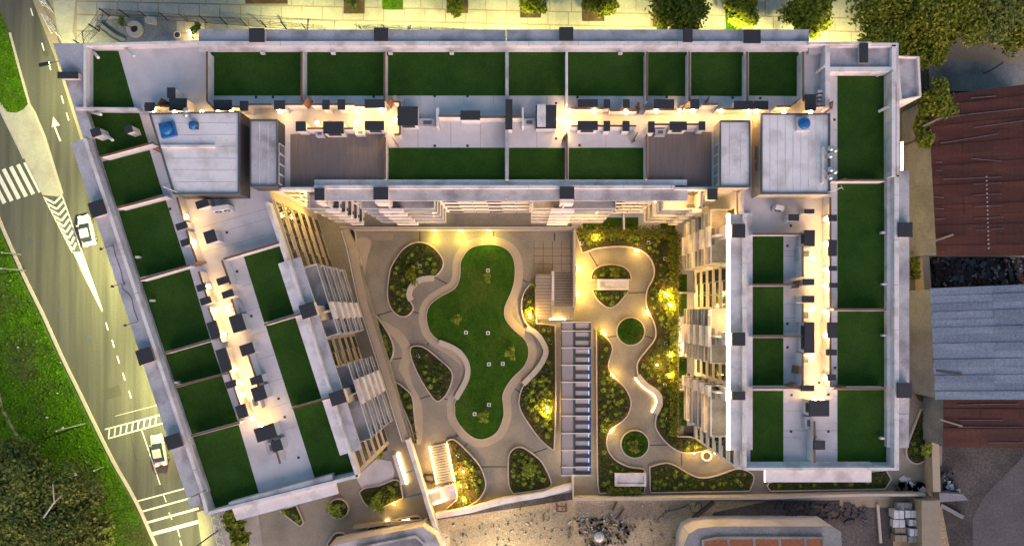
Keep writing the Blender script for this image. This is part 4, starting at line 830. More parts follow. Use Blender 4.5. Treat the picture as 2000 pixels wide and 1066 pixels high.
# square inspection boxes in beds and lawn
def gbox(x, y, label, z=.3):
    X, Y, _ = P(x, y, z); t = thing("ground_box", label, "ground box", (X, Y, z-.25), "square white ground boxes")
    MB().ring([(X-.25, Y-.25), (X+.25, Y-.25), (X+.25, Y+.25), (X-.25, Y+.25)], [(X-.13, Y-.13), (X+.13, Y-.13), (X+.13, Y+.13), (X-.13, Y+.13)], z-.2, z+.06).build("frame", M["whitemetal"], t)
    MB().box(X-.129, X+.129, Y-.129, Y+.129, z-.2, z-.02).build("lid", M["dark"], t)
for i, (x, y) in enumerate([(953, 528), (910, 649), (953, 650), (955, 711), (982, 710), (955, 790), (927, 808)]): gbox(x, y, f"white square box in the lawn, {ORD[i]} of seven from the top", .2)
for (x, y, l) in [(820, 520, "upper part of the pear-shaped bed"), (783, 599, "lower tip of the pear-shaped bed"), (817, 695, "top of the leaf-shaped bed"), (857, 774, "foot of the leaf-shaped bed"), (1075, 669, "upper part of the long bed beside the canopy"), (1063, 781, "lower part of the long bed beside the canopy"), (894, 889, "bed beside the lamp-edged stair"), (754, 966, "bed beside the lilac terrace"), (1267, 474, "top of the winding east bed"), (1299, 505, "winding east bed below its first box"), (1285, 570, "winding east bed beside the warm spots"), (1300, 637, "middle of the winding east bed"), (1300, 670, "winding east bed under the middle box"), (1299, 688, "winding east bed beside the lit yard"), (1299, 752, "winding east bed beside the light bench"), (1299, 818, "lower winding east bed"), (1298, 915, "bed along the south boundary at its upper edge"), (1444, 943, "right end of the south boundary bed"), (1136, 475, "corner of the winding east bed beside the wall")]:
    gbox(x, y, "white square box in the " + l)
# small garden spots (twin heads) and bed uplights
def gspot(x, y, label, watt=7, z=.5, spike=False):
    X, Y, _ = P(x, y, z); t = thing("garden_spot", label, "garden light", (X, Y, 0), "warm garden spots")
    MB().tube([(X, Y, .02), (X, Y, z)], .04, 6).build("post", M["dark"], t); MB().lathe((X, Y, z), [(.06, 0), (.12, .04), (.12, .14), (.03, .17)], 10).build("head", M["spot"], t)
    point(t, (X, Y, z+.75), (1, .58, .09), watt*5, .12)
for i, (x, y) in enumerate([(1241, 489), (1247, 490), (1263, 607), (1266, 614), (1177, 646), (1182, 652), (1195, 732), (1199, 736), (1197, 838), (1193, 843)]): gspot(x, y, f"small warm spot on a path kerb of the east garden, {ORD[i]} of ten", 7)
for i, (x, y) in enumerate([(1164, 466), (1299, 572), (1306, 577), (1307, 595), (1311, 598), (1310, 693), (1283, 712), (1308, 732)]): gspot(x, y, f"warm uplight among shrubs of the winding east bed, {ORD[i]} of eight from the top", 22)
for i, (x, y) in enumerate([(1034, 613), (1035, 620), (1069, 795), (1069, 803)]): gspot(x, y, f"warm uplight in the long bed beside the glass canopy, {ORD[i]} of four", 26)
for i, (x, y) in enumerate([(905, 920), (900, 948), (905, 975)]): gspot(x, y, f"warm uplight in the bed beside the lamp-edged stair, {ORD[i]} of three", 30)
for i, (x, y) in enumerate([(1127, 524), (1127, 574)]):
    X, Y, Z = P(x, y, 1.9); t = thing("court_wall_lamp", ("upper" if i == 0 else "lower") + " bright wall lamp on the stair wall facing the east garden", "wall lamp", (X, Y, Z))
    MB().box(X-.2, X-.05, Y-.12, Y+.12, Z-.15, Z+.15).build("bracket", M["greymetal"], t); MB().lathe((X+.1, Y, Z-.12), [(.06, 0), (.16, .06), (.16, .2), (.05, .26)], 12).build("bulb", M["bulb"], t)
    point(t, (X+.45, Y, Z-.1), (1, .62, .10), 260, .15)
for i, x in enumerate((848, 900, 955)):
    X, Y, Z = P(x, 452, .9); t = thing("recessed_lamp", f"yellow lamp in the north terrace wall, {ORD[i]} of three from the left", "wall lamp", (X, 10.98, .9))
    MB().box(X-.35, X+.35, 10.98, 11.04, .8, .9).build("lens", M["spot"], t)
    point(t, (X, 9.9, 1.25), (1, .76, .08), 85, .25)
for (x, y, l) in [(1355, 884, "left lamp of the lit gateway at the foot of the east facade"), (1396, 884, "right lamp of the lit gateway at the foot of the east facade")]:
    gspot(x, y, l, 18, .9)
gspot(770, 984, "warm spot on the kerb of the bed beside the lilac terrace", 12)
# ------------------------------------------------------------------ stair block, glass canopy
t = thing("entrance_stair", "beige concrete stair block with a sunken flight beside the lawn bed", "stair", (P(1082, 580, 0)[0], P(1082, 580, 0)[1], 0))
X0, X1, X2, X3 = [P(x, 0, .8)[0] for x in (1046, 1077, 1082, 1119)]
for i in range(14):
    ya, yb = P(0, 536+i*6.2, .6)[1], P(0, 536+(i+1)*6.2, .6)[1]
    MB().box(X0, X1, yb, ya-.01, .02, 1.5-i*.1).build("step", M["yardpath"], t); MB().box(X0+.02, X1-.02, yb-.004, yb+.07, 1.5-i*.1, 1.512-i*.1).build("nosing", M["kerb"], t)
MB().box(X1+.01, X2-.01, P(0, 596, 1)[1], P(0, 530, 1)[1], .02, 1.7).build("side_wall", M["coping"], t)
MB().box(X3, X3+.3, P(0, 600, 1)[1], P(0, 450, 1)[1], .02, 2.0).build("side_wall", M["kerb"], t)
for i in range(12):
    ya, yb = P(0, 532+i*5.3, .4)[1], P(0, 532+(i+1)*5.3, .4)[1]
    MB().box(X2, X3-.005, yb, ya-.01, .02, .05+i*.055).build("step", M["concrete"], t); MB().box(X2+.02, X3-.03, ya-.08, ya-.012, .05+i*.055, .062+i*.055).build("nosing", M["dark"], t)
for i in range(8):
    xa = X1+(X3-X1)*i/8; MB().box(xa, xa+(X3-X1)/8-.02, P(0, 625, .5)[1], P(0, 597, .5)[1], .02, .85-i*.08).build("step", M["pave"], t)
for i in range(7):
    xa = P(1075+i*4.6, 0, .9)[0]; ya = P(0, 623, .9)[1]; MB().lathe((xa, ya, .9), [(.05, 0), (.11, .03), (.11, .09), (.03, .12)], 8).build("step_light", M["spot"], t)
point(t, (P(1090, 618, 1)[0], P(0, 619, 1)[1], 1.3), WARM, 30, .3)
# glass canopy
Xa, Xb = P(1097, 0, 3.2)[0], P(1154, 0, 3.2)[0]; t = thing("glass_canopy", "long steel and glass canopy over the sunken entrance passage", "canopy", ((Xa+Xb)/2, P(0, 780, 0)[1], 0))
ry = [629, 646, 679, 713, 746, 779, 812, 846, 879, 912, 928]
for y in ry:
    Y = P(0, y, 3.3)[1]; MB().box(Xa-.05, Xb, Y-.06, Y+.06, 3.2, 3.34).build("rafter", M["whitemetal"], t)
Xm0, Xm1 = P(1121, 0, 3.2)[0], P(1152, 0, 3.2)[0]
for y0, y1 in zip(ry, ry[1:]):
    Ya, Yb = P(0, y0, 3.2)[1]-.07, P(0, y1, 3.2)[1]+.07
    MB().box(Xa+.07, Xm0-.11, Yb, Ya, 3.12, 3.14).build("glass_pane", M["canglass"], t); MB().box(Xm1+.01, Xb-.11, Yb, Ya, 3.12, 3.14).build("glass_pane", M["frame"], t)
for (x0, x1) in ((Xa-.06, Xa+.06), (Xb-.1, Xb+.02), (Xm0-.1, Xm0+.22), (Xm1-.06, Xm1)):
    MB().box(x0, x1, P(0, 926, 3.2)[1], P(0, 631, 3.2)[1], 3.0, 3.19).build("beam", M["frame"], t)
for i in range(18):
    yc = 637+i*16.3; Ya, Yb = P(0, yc-5.6, 2.9)[1], P(0, yc+5.6, 2.9)[1]
    if yc > 922: break
    pnl = MB().box(Xm0+.23, Xm1-.07, Yb, Ya, 2.9, 2.96).build("blind_panel", M["pinkfloor"], t)
    if i >= 3: MB().box(Xm1-.17, Xm1-.075, Yb+.1, Ya-.1, 2.965, 3.0).build("blue_light", M["ledblue"], pnl)
    Yc = P(0, yc+8.1, 2.9)[1]; MB().box(Xm0+.06, Xm1-.07, Yc-.24, Yc+.24, 2.85, 3.05).build("cross_beam", M["frame"], t)
for y in (640, 746, 846, 920):
    Y = P(0, y, 2.8)[1]; MB().tube([(Xa+.1, Y, 0), (Xa+.1, Y, 3.0)], .07).build("post", M["greymetal"], t); MB().tube([(Xb-.1, Y, 0), (Xb-.1, Y, 3.0)], .07).build("post", M["greymetal"], t)
point(t, (Xm0+.6, P(0, 905, 2)[1], 2.4), (1, .7, .4), 60, .3); point(t, (Xa+.8, P(0, 880, 2)[1], 2.4), (1, .7, .4), 40, .3)
# lamp-edged stair at the bottom
t = thing("lamp_edged_stair", "stair with glowing lamp rows along both edges near the bottom wall", "stair", (P(865, 920, 0)[0], P(865, 920, 0)[1], 0))
A0, A1, B0, B1 = [Vector(P(*q, .8)[:2]) for q in ((841, 872), (869, 866), (858, 943), (886, 938))]
for i in range(15):
    u, v = i/15, (i+1)/15-.012; q = [A0+(B0-A0)*u, A1+(B1-A1)*u, A1+(B1-A1)*v, A0+(B0-A0)*v]
    MB().prism([tuple(x) for x in q], .02, .25+i*.07).build("step", M["pave"], t)
    for e, (a, b) in enumerate(((A0, B0), (A1, B1))):
        p = a+(b-a)*(u+.03); p = p+Vector((-.22 if e == 0 else .22, 0)); MB().lathe((p.x, p.y, .45+i*.07), [(.05, 0), (.12, .03), (.12, .1), (.03, .13)], 8).build("step_light", M["spot"], t)
    if i % 4 == 1:
        for e, (a, b) in enumerate(((A0, B0), (A1, B1))): p = a+(b-a)*u; point(t, (p.x+(-.4 if e == 0 else .4), p.y, .9+i*.07), WARM, 13, .15)
MB().prism(PX([(830, 960), (888, 945), (893, 972), (846, 986)], 1.4), .02, 1.35).build("landing", M["coping"], t)
for i in range(7): MB().prism(PX([(832+i*3.6, 962-i*.9), (834.6+i*3.6, 961.4-i*.9), (840+i*3.6, 984-i*1.5), (837.4+i*3.6, 984.6-i*1.5)], 1.45), 1.351, 1.45).build("tread", M["slab"], t)
for i in range(6):
    for (x, y) in ((836+i*4.6, 961-i*1.6), (849+i*3.8, 983-i*1.4)): p = P(x, y, 1.5); MB().lathe(p, [(.05, 0), (.11, .03), (.11, .09), (.03, .12)], 8).build("step_light", M["spot"], t)
point(t, P(848, 955, 2.0), WARM, 30, .2); point(t, P(862, 988, 1.8), WARM, 24, .2)
# boundary walls round the garden
def bwall(pts, w, h, label, m="coping", name="boundary_wall", z0=0):
    p = PX(pts, h); o = MB().ribbon(p, w, z0, h).build(name, M[m]); return tag(o, label, "wall")
bwall([(795, 858), (827, 958), (836, 990), (851, 1034)], .55, 1.9, "pale retaining wall between the west ramp and the lower stair")
bwall([(851, 1008), (920, 996), (985, 978), (1060, 966), (1118, 950)], .7, 1.2, "low pale wall between the courtyard and the building site")
bwall([(1119, 930), (1120, 975), (1290, 974), (1500, 972), (1690, 966), (1808, 966)], .35, 1.6, "thin white boundary wall along the south of the east garden", "kerb")
bwall([(1795, 300), (1806, 480), (1815, 600), (1824, 760), (1830, 960)], 1.0, 2.0, "tan boundary wall between the east path and the warehouses", "band")
bwall([(690, 1030), (760, 1022), (836, 1018)], .4, 1.0, "low tan wall under the bottom light bench", "band")
# ------------------------------------------------------------------ street lamps
def street_lamp(head, base, z, label, watt, col=LIME, name="street_lamp", spot=2.4, tilt=0):
    t = thing(name, label, "street lamp", (base[0], base[1], 0), "street lamps")
    hx, hy = head; v = Vector((hx-base[0], hy-base[1])); L = v.length or 1; v /= L; n = Vector((v.y, -v.x))
    MB().tube([(base[0], base[1], 0), (base[0], base[1], z+.1)], .11, 8, .07).build("pole", M["greymetal"], t)
    MB().tube([(base[0], base[1], z+.05), (hx-v.x*.5, hy-v.y*.5, z+.2)], .05, 6).build("arm", M["greymetal"], t)
    a, b = Vector((hx, hy))-v*.6, Vector((hx, hy))+v*.6
    MB().prism([tuple(a+n*.2), tuple(b+n*.2), tuple(b-n*.2), tuple(a-n*.2)], z+.1, z+.28).build("head", M["dark"], t)
    MB().prism([tuple(a+n*.16), tuple(b+n*.16), tuple(b-n*.16), tuple(a-n*.16)], z+.06, z+.099).build("lens", M["street"], t)
    l = point(t, (hx, hy, z-.1), col, watt, .25, 'SPOT'); l.data.spot_size = spot; l.data.spot_blend = .6; l.rotation_euler = (0, tilt, 0)
SL = 6600; TW = math.radians(18)
h = P(88, 127, 9); street_lamp((h[0], h[1]), (h[0]+3.5, h[1]+.8), 9, "dark street lamp reaching over the road at the top corner", SL*.55, spot=2.3, tilt=TW*1.3)
street_lamp((-51.5, 8.5), (-48, 9.2), 9, "street lamp on the west pavement at the middle of the slanted wing", SL*1.5, tilt=TW)
street_lamp((-45.5, -10), (-42.5, -9.2), 9, "street lamp on the west pavement at the foot of the slanted wing", SL*1.5, tilt=TW)
street_lamp((-44.5, -31.5), (-42, -30.6), 9, "street lamp on the west pavement below the zebra lines", SL*.4, tilt=TW*1.7, spot=1.7)
# floodlight of the building site, standing just outside the picture
street_lamp((-3, -39), (-3, -40.5), 8, "site floodlight on a pole south of the dirt", 3600, (1, .80, .48), "site_floodlight", 2.6)
for i, x in enumerate((-30, -16, -2, 14, 28, 41)):
    street_lamp((x, 35.2 if x < 40 else 33.4), (x, 33.2 if x < 40 else 31.6), 7.5, f"street lamp on the north pavement, {ORD[i]} of six from the west", 3500, (1, .89, .28))
# rods with floodlights on the west eave
for i, (a, b) in enumerate([((222, 478), (197, 486)), ((244, 552), (219, 559)), ((269, 628), (244, 635))]):
    A, Bp = P(*a, 19.6), P(*b, 19.8); t = thing("floodlight_arm", f"thin dark rod with a floodlight over the road, {ORD[i]} of three from the top", "floodlight", A)
    MB().tube([A, Bp], .03, 5).build("rod", M["dark"], t); MB().box(Bp[0]-.12, Bp[0]+.12, Bp[1]-.12, Bp[1]+.12, 19.62, 19.85).build("head", M["dark"], t)
    l = point(t, (Bp[0], Bp[1], 19.55), (1, .97, .70), 2400, .15, 'SPOT'); l.data.spot_size = 1.5; l.data.spot_blend = .8; l.rotation_euler = (0, math.radians(-12), 0)
# cable on the eave
cb = MB().tube([P(x, y, 19.52) for x, y in smooth([(221, 478), (226, 500), (236, 528), (240, 548), (244, 554), (238, 562), (256, 580), (262, 606), (270, 626)], 3, False)], .03, 4).build("cable", M["dark"]); tag(cb, "thin dark cable lying along the west eave between the rods", "cable")
# poles on the verge
for (b, tp, l) in [((168, 826), (110, 842), "tall pale pole standing on the verge by the ladder crossing"), ((203, 911), (183, 918), "short pale post on the verge below the tall pole"), ((40, 497), (4, 489), "pale pole at the left edge beside the road bend"), ((50, 528), (2, 525), "second pale pole at the left edge below the road bend")]:
    B0 = P(*b, 0); rr = math.hypot(tp[0]-NX, tp[1]-NY)/math.hypot(b[0]-NX, b[1]-NY); z = H*(1-1/rr)
    t = thing("verge_pole", l, "pole", (B0[0], B0[1], 0)); MB().tube([B0, (B0[0], B0[1], z)], .12, 8, .08).build("shaft", M["steel"], t); MB().lathe((B0[0], B0[1], z), [(.1, 0), (.12, .05), (.05, .12)], 8).build("cap", M["steel"], t)
# ------------------------------------------------------------------ cars
def car(cx, cy, ang, paint, label):
    X, Y, _ = P(cx, cy, 1.0); t = thing("car", label, "car", (0, 0, 0))
    # cross-sections along x: (x, half width, z bottom, z belt, half width top, z top)
    secs = [(-2.12, .62, .42, .70, .50, .74), (-2.05, .80, .28, .86, .66, .92), (-1.5, .86, .22, .93, .74, .99), (-.9, .88, .2, .95, .78, 1.0), (0, .88, .2, .95, .8, 1.0), (.9, .88, .2, .92, .78, .96), (1.5, .86, .22, .84, .72, .88), (2.0, .78, .3, .70, .60, .74), (2.12, .60, .42, .58, .45, .62)]
    b = MB()
    for (x, w, z0, z1, wt, zt) in secs: b.v += [(x, -w*.9, z0), (x, -w, (z0+z1)/2), (x, -w*.98, z1), (x, -wt, zt), (x, wt, zt), (x, w*.98, z1), (x, w, (z0+z1)/2), (x, w*.9, z0)]
    for i in range(len(secs)-1):
        for k in range(8): b.f.append((i*8+k, i*8+(k+1) % 8, (i+1)*8+(k+1) % 8, (i+1)*8+k))
    b.f += [tuple(range(8)), tuple(range(8*len(secs)-1, 8*len(secs)-9, -1))]
    body = b.build("body", M[paint], t, True)
    rf = MB(); gs = [(-1.62, .68, .98), (-.95, .60, 1.40), (.15, .60, 1.44), (.95, .70, .98)]
    rf.v = [(-1.0, -.58, 1.40), (.2, -.58, 1.43), (.2, .58, 1.43), (-1.0, .58, 1.40), (-.95, -.56, 1.46), (.12, -.56, 1.48), (.12, .56, 1.48), (-.95, .56, 1.46)]
    rf.f = [(0, 1, 5, 4), (1, 2, 6, 5), (2, 3, 7, 6), (3, 0, 4, 7), (4, 5, 6, 7)]; rf.build("roof", M[paint], t)
    def pane(nm, v): m = MB(); m.v = v; m.f = [tuple(range(len(v)))]; return m.build(nm, M["glass"], t)
    pane("windshield", [(.95, -.68, .97), (.95, .68, .97), (.2, .58, 1.43), (.2, -.58, 1.43)]); pane("rear_window", [(-1.62, .66, .97), (-1.62, -.66, .97), (-1.0, -.58, 1.40), (-1.0, .58, 1.40)])
    for s in (-1, 1): pane("side_window", [(.95, s*.70, .97), (.2, s*.585, 1.43), (-1.0, s*.585, 1.40), (-1.62, s*.68, .97)])
    for s in (-1, 1):
        MB().box(1.92, 2.1, s*.55-.15, s*.55+.15, .58, .74).build("headlight", M["headlight"], t); MB().box(-2.16, -1.84, s*.56-.2, s*.56+.2, .74, 1.0).build("taillight", M["redlight"], t)
        MB().box(.75, .9, s*.93-.09, s*.93+.09, .95, 1.08).build("mirror", M[paint], t)
        for x in (-1.3, 1.3):
            w = MB().tube([(x, s*.70, .31), (x, s*.89, .31)], .31, 16).build("wheel", M["rubber"], t); MB().tube([(x, s*.85, .31), (x, s*.90, .31)], .19, 12).build("rim", M["steel"], w)
    t.location = (X, Y, 0); t.rotation_euler = (0, 0, ang); return t
car(166, 450, math.radians(103), "carwhite", "white car driving up the road beside the chevron markings")
car(308, 879, math.radians(101), "carsilver", "silver car with red tail lights below the ladder crossing")
# ------------------------------------------------------------------ trees
def tree(cx, cy, h, r, label, m="leafA", leaves=6000, lobes=9, ls=(.16, .32), flat=.6, seed=1, group="street trees", trunkr=.16, bare=False):
    rr = random.Random(seed); X, Y, _ = P(cx, cy, h*.7); t = thing("tree", label, "tree", (X, Y, 0), group)
    tr = MB(); tr.tube([(X, Y, 0), (X+.1, Y, h*.3), (X+rr.uniform(-.3, .3), Y+rr.uniform(-.3, .3), h*.62)], trunkr, 8, trunkr*.55)
    b = MB(); L = []
    for k in range(lobes):
        a = 2*math.pi*k/lobes+rr.uniform(-.4, .4); q = r*(rr.uniform(.35, .72) if k else 0); L.append((X+q*math.cos(a), Y+q*math.sin(a), h*rr.uniform(.55, .85), r*rr.uniform(.28, .5)))
        tr.tube([(X, Y, h*.3+rr.uniform(0, h*.25)), (X+q*.5*math.cos(a), Y+q*.5*math.sin(a), h*.55), (L[-1][0], L[-1][1], L[-1][2])], trunkr*.4, 5, .03)
    tr.build("trunk", M["bark"], t)
    for i in range(leaves):
        x, y, z, q = L[i % lobes] if not bare else L[rr.randrange(lobes)]
        # sub-clumps make light and dark pockets
        cl = rr.randrange(9); cr = random.Random(seed*1000+(i % lobes)*10+cl); th, ph, d = cr.uniform(0, 6.28), math.acos(cr.uniform(-.6, 1)), q*cr.uniform(.55, 1.05)
        px_, py_, pz_ = x+d*math.sin(ph)*math.cos(th), y+d*math.sin(ph)*math.sin(th), z+d*math.cos(ph)*flat
        s = q*.30; b.leaf((px_+rr.gauss(0, s), py_+rr.gauss(0, s), pz_+rr.gauss(0, s*.7)), rr.uniform(*ls), rr)
    b.build("crown", M[m], t)
for i, (x, y, h, r, n) in enumerate([(1180, -8, 6, 3.0, 3200), (1335, -2, 7.5, 5.0, 8000), (1453, 16, 6, 2.4, 3600), (1588, 18, 6.5, 3.6, 5200)]):
    tree(x, y, h, r, f"leafy street tree over the north pavement, {ORD[i]} of four from the left", "leafA", n, 8, seed=20+i)
for i, (x, y, h, r, m) in enumerate([(1755, 28, 9, 5.2, "leafA"), (1850, 20, 10, 5.6, "leafA"), (1940, 15, 9, 5.5, "leafB"), (1800, 80, 7, 3.4, "leafA"), (1990, 40, 8, 4.2, "leafA")]):
    tree(x, y, h, r, ["broad dark tree at the left of the top corner clump", "tall broad tree in the middle of the top corner clump", "olive tree at the right of the top corner clump", "low leafy tree hanging over the pavement edge", "tree at the far right end of the top corner clump"][i], m, 9000, 12, seed=40+i, group="trees in the top corner")
for i, (x, y, h, r) in enumerate([(1822, 205, 8.5, 2.6), (1806, 266, 8, 1.9)]): tree(x, y, h, r, ["bushy tree between the warehouse and the annex roof", "low bush beside the warehouse edge and path"][i], "leafA", 3200, 7, seed=60+i, group="bushes by the warehouse")
tree(892, 8, 3, 1.3, "small green tree in a pit on the north pavement", "leafA", 900, 5, seed=71); tree(1042, 2, 4, 2.0, "thin tree in a pit left of the big street trees", "leafA", 1300, 6, seed=72); tree(690, 8, 2.6, 1.0, "low scrub in the rusty grated pit", "leafB", 400, 4, seed=73, ls=(.08, .16))
for i, (x, y, h, r) in enumerate([(60, 985, 10, 6.2), (140, 990, 9, 4.8), (100, 1062, 10, 6.0), (5, 1050, 11, 6.0), (25, 915, 8, 3.8), (175, 1045, 7, 3.0)]):
    tree(x, y, h, r, ["wide olive tree in the bottom corner beside the road", "olive tree nearest the road in the bottom corner", "olive tree on the bottom edge of the corner clump", "olive tree in the outermost bottom corner", "small olive tree at the top of the corner clump", "low olive tree at the road end of the corner clump"][i], "leafB", 4600, 11, seed=80+i, flat=.5, group="olive trees in the bottom corner", trunkr=.3)
# fallen log and bare branches among the olive trees
t = thing("fallen_log", "pale fallen log lying on the grass at the bottom corner", "log", P(165, 1058, .3)); MB().tube([P(160, 1060, .3), P(185, 1047, .4), P(213, 1026, .35)], .38, 8, .22).build("trunk", M["kerb"], t)
t = thing("bare_branch", "bare whitish branch sticking out of the olive trees", "branch", P(85, 990, 9)); MB().tube([P(85, 1010, 9), P(106, 980, 10), P(103, 945, 10.5)], .12, 5, .04).build("limb", M["kerb"], t); MB().tube([P(106, 980, 10), P(122, 966, 10.3)], .07, 5, .03).build("twig", M["kerb"], t)
# small courtyard trees on the lawn and in planters
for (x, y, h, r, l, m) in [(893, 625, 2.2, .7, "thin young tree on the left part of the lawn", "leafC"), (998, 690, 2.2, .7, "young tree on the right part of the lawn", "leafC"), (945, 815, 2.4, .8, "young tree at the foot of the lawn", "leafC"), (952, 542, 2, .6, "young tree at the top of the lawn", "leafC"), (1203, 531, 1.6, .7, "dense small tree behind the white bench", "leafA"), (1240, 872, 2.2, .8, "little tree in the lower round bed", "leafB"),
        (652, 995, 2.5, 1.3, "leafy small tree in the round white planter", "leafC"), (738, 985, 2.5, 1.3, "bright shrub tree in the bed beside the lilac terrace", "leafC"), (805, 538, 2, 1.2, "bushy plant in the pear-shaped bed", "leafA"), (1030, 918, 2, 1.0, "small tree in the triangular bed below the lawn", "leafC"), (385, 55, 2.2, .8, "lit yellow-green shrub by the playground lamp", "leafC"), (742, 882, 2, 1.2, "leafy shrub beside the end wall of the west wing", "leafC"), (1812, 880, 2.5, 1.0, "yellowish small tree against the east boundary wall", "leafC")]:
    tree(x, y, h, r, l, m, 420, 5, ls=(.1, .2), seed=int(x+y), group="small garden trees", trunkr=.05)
# palms and plants at the bottom of the west wing
for i, (x, y) in enumerate([(462, 1030), (452, 1010), (470, 1052)]): tree(x, y, 2.6, 1.3, f"spiky dark plant beside the lattice below the west wing, {ORD[i]} of three", "leafA", 500, 6, ls=(.15, .4), seed=140+i, group="spiky plants", trunkr=.06)
# ------------------------------------------------------------------ fences, lattice, playground
def picket_fence(pts, label, h=2.4, dark="dark", seg=2.9):
    p = [Vector(P(*q, 0)[:2]) for q in pts]; t = thing("metal_fence", label, "fence", (p[0].x, p[0].y, 0))
    for u, v in zip(p, p[1:]):
        L = (v-u).length; m = max(1, round(L/seg)); d = (v-u)/L
        for j in range(m):
            a, b = u+d*(L*j/m), u+d*(L*(j+1)/m); MB().box(a.x-.06, a.x+.06, a.y-.06, a.y+.06, 0, h+.1).build("post", M[dark], t)
            pn = MB()
            for z in (.2, h*.5, h-.1): pn.tube([(a.x, a.y, z), (b.x, b.y, z)], .025, 4)
            k = int((b-a).length/.2)
            for i in range(k): q = a+(b-a)*(i+.5)/k; pn.tube([(q.x, q.y, .08), (q.x, q.y, h)], .018, 4)
            pn.build("panel", M[dark], t)
picket_fence([(215, 32), (405, 46), (560, 58), (640, 64)], "dark picket fence along the north pavement")
picket_fence([(705, 57), (800, 60), (930, 66)], "low dark picket fence behind the north parapet", 1.2)
picket_fence([(165, 92), (195, 62), (215, 32)], "dark picket fence closing the corner playground", 2.4)
def lattice(a, b, label, h=2.4, n=6):
    A, Bq = Vector(P(*a, 0)), Vector(P(*b, 0)); t = thing("white_lattice", label, "lattice", tuple(A), "white lattice panels by the kerb"); d = (Bq-A)/n; up = Vector((0, 0, h)); m = MB()
    m.tube([A+up, Bq+up], .06, 5); m.tube([A+Vector((0, 0, .15)), Bq+Vector((0, 0, .15))], .06, 5); m.build("rail", M["whitemetal"], t)
    for i in range(n):
        x = MB(); u, v = A+d*i, A+d*(i+1); x.tube([u, v+up], .05, 4); x.tube([u+up, v], .05, 4); x.tube([u, u+up], .05, 4); x.build("cross_brace", M["whitemetal"], t)
for i, (a, b) in enumerate([((88, 0), (106, 26)), ((102, 40), (122, 78)), ((128, 98), (140, 120)), ((150, 140), (166, 190)), ((170, 206), (182, 240)), ((186, 250), (196, 280))]): lattice(a, b, f"white zigzag lattice panel beside the top corner kerb, {ORD[i]} of six from the top", 2.2, 2)
for i, (a, b) in enumerate([((425, 1000), (432, 1030)), ((432, 1034), (440, 1066))]): lattice(a, b, f"white zigzag lattice panel below the west wing, {ORD[i]} of two from the top", 2.0, 2)
struct(MB().prism(PX([(412, 985), (500, 975), (520, 1100), (432, 1110)]), -.02, .10).build("corner_pavement", M["pave"]))
struct(MB().prism(PX([(100, -20), (150, -20), (142, 60), (150, 90), (128, 110), (112, 60)], .1), .04, .11).build("corner_pavement", M["pave"]))
# playground corner
struct(MB().prism(PX([(190, 40), (270, 34), (345, 42), (345, 95), (170, 95)], .1), .02, .10).build("playground_floor", M["concold"]))
t = thing("tree_bench", "round concrete bench ring with a bare tree in the playground", "bench", (P(263, 57, .4)[0], P(263, 57, .4)[1], 0)); c = P(263, 57, .4)
MB().ring(circ(c[0], c[1], 1.1), circ(c[0], c[1], .5), .101, .55).build("seat", M["kerb"], t); MB().prism(circ(c[0], c[1], .498, 16), .101, .3).build("soil", M["soil"], t)
tree(240, 44, 3.4, .8, "small bare-trunked tree leaning from the round bench", "leafB", 300, 4, ls=(.1, .2), seed=90, trunkr=.06)
t = thing("playground_slide", "grey slide chute curving through the playground", "slide", (P(200, 60, 0)[0], P(200, 60, 0)[1], 0)); sp = smooth(PX([(190, 46), (205, 58), (222, 70), (240, 78)], .8), 4, False)
MB().ribbon(sp, .6, .3, .4).build("chute", M["concold"], t); MB().ribbon(offs(sp, .36, False), .1, .3, .55).build("side_rail", M["greymetal"], t); MB().ribbon(offs(sp, -.36, False), .1, .3, .55).build("side_rail", M["greymetal"], t)
for q in (sp[1], sp[-2]): MB().tube([(q[0], q[1], .1), (q[0], q[1], .3)], .06).build("leg", M["greymetal"], t)
t = thing("playground_box", "grey block seat at the top of the playground", "seat", (P(294, 37, 0)[0], P(294, 37, 0)[1], 0)); MB().prism(PX([(283, 32), (302, 34), (303, 46), (284, 44)], .7), .1, .7).build("body", M["slab"], t); MB().prism(PX([(282, 31), (303, 33), (304, 47), (283, 45)], .8), .701, .8).build("top", M["kerb"], t)
t = thing("round_stool", "small dark spinning stool near the playground lamp", "stool", (P(347, 69, 0)[0], P(347, 69, 0)[1], 0)); c = P(347, 69, .5); MB().lathe((c[0], c[1], .1), [(.12, 0), (.08, .3), (.35, .4), (.38, .5), (.1, .52)], 14).build("seat", M["dark"], t); MB().ring(circ(c[0], c[1], .5, 16), circ(c[0], c[1], .42, 16), .60, .66).build("ring", M["whitemetal"], t)
for i, (x, y) in enumerate([(372, 62), (372, 70)]):
    X, Y, Z = P(x, y, 1.0); t = thing("garden_post_lamp", ("upper" if i == 0 else "lower") + " bright post lamp beside the playground shrub", "garden light", (X, Y, 0)); MB().tube([(X, Y, 0), (X, Y, .95)], .06).build("post", M["dark"], t); MB().lathe((X, Y, .95), [(.08, 0), (.18, .06), (.18, .2), (.05, .26)], 10).build("head", M["bulb"], t); point(t, (X, Y-.1, 1.5), (1, .75, .25), 25, .1)
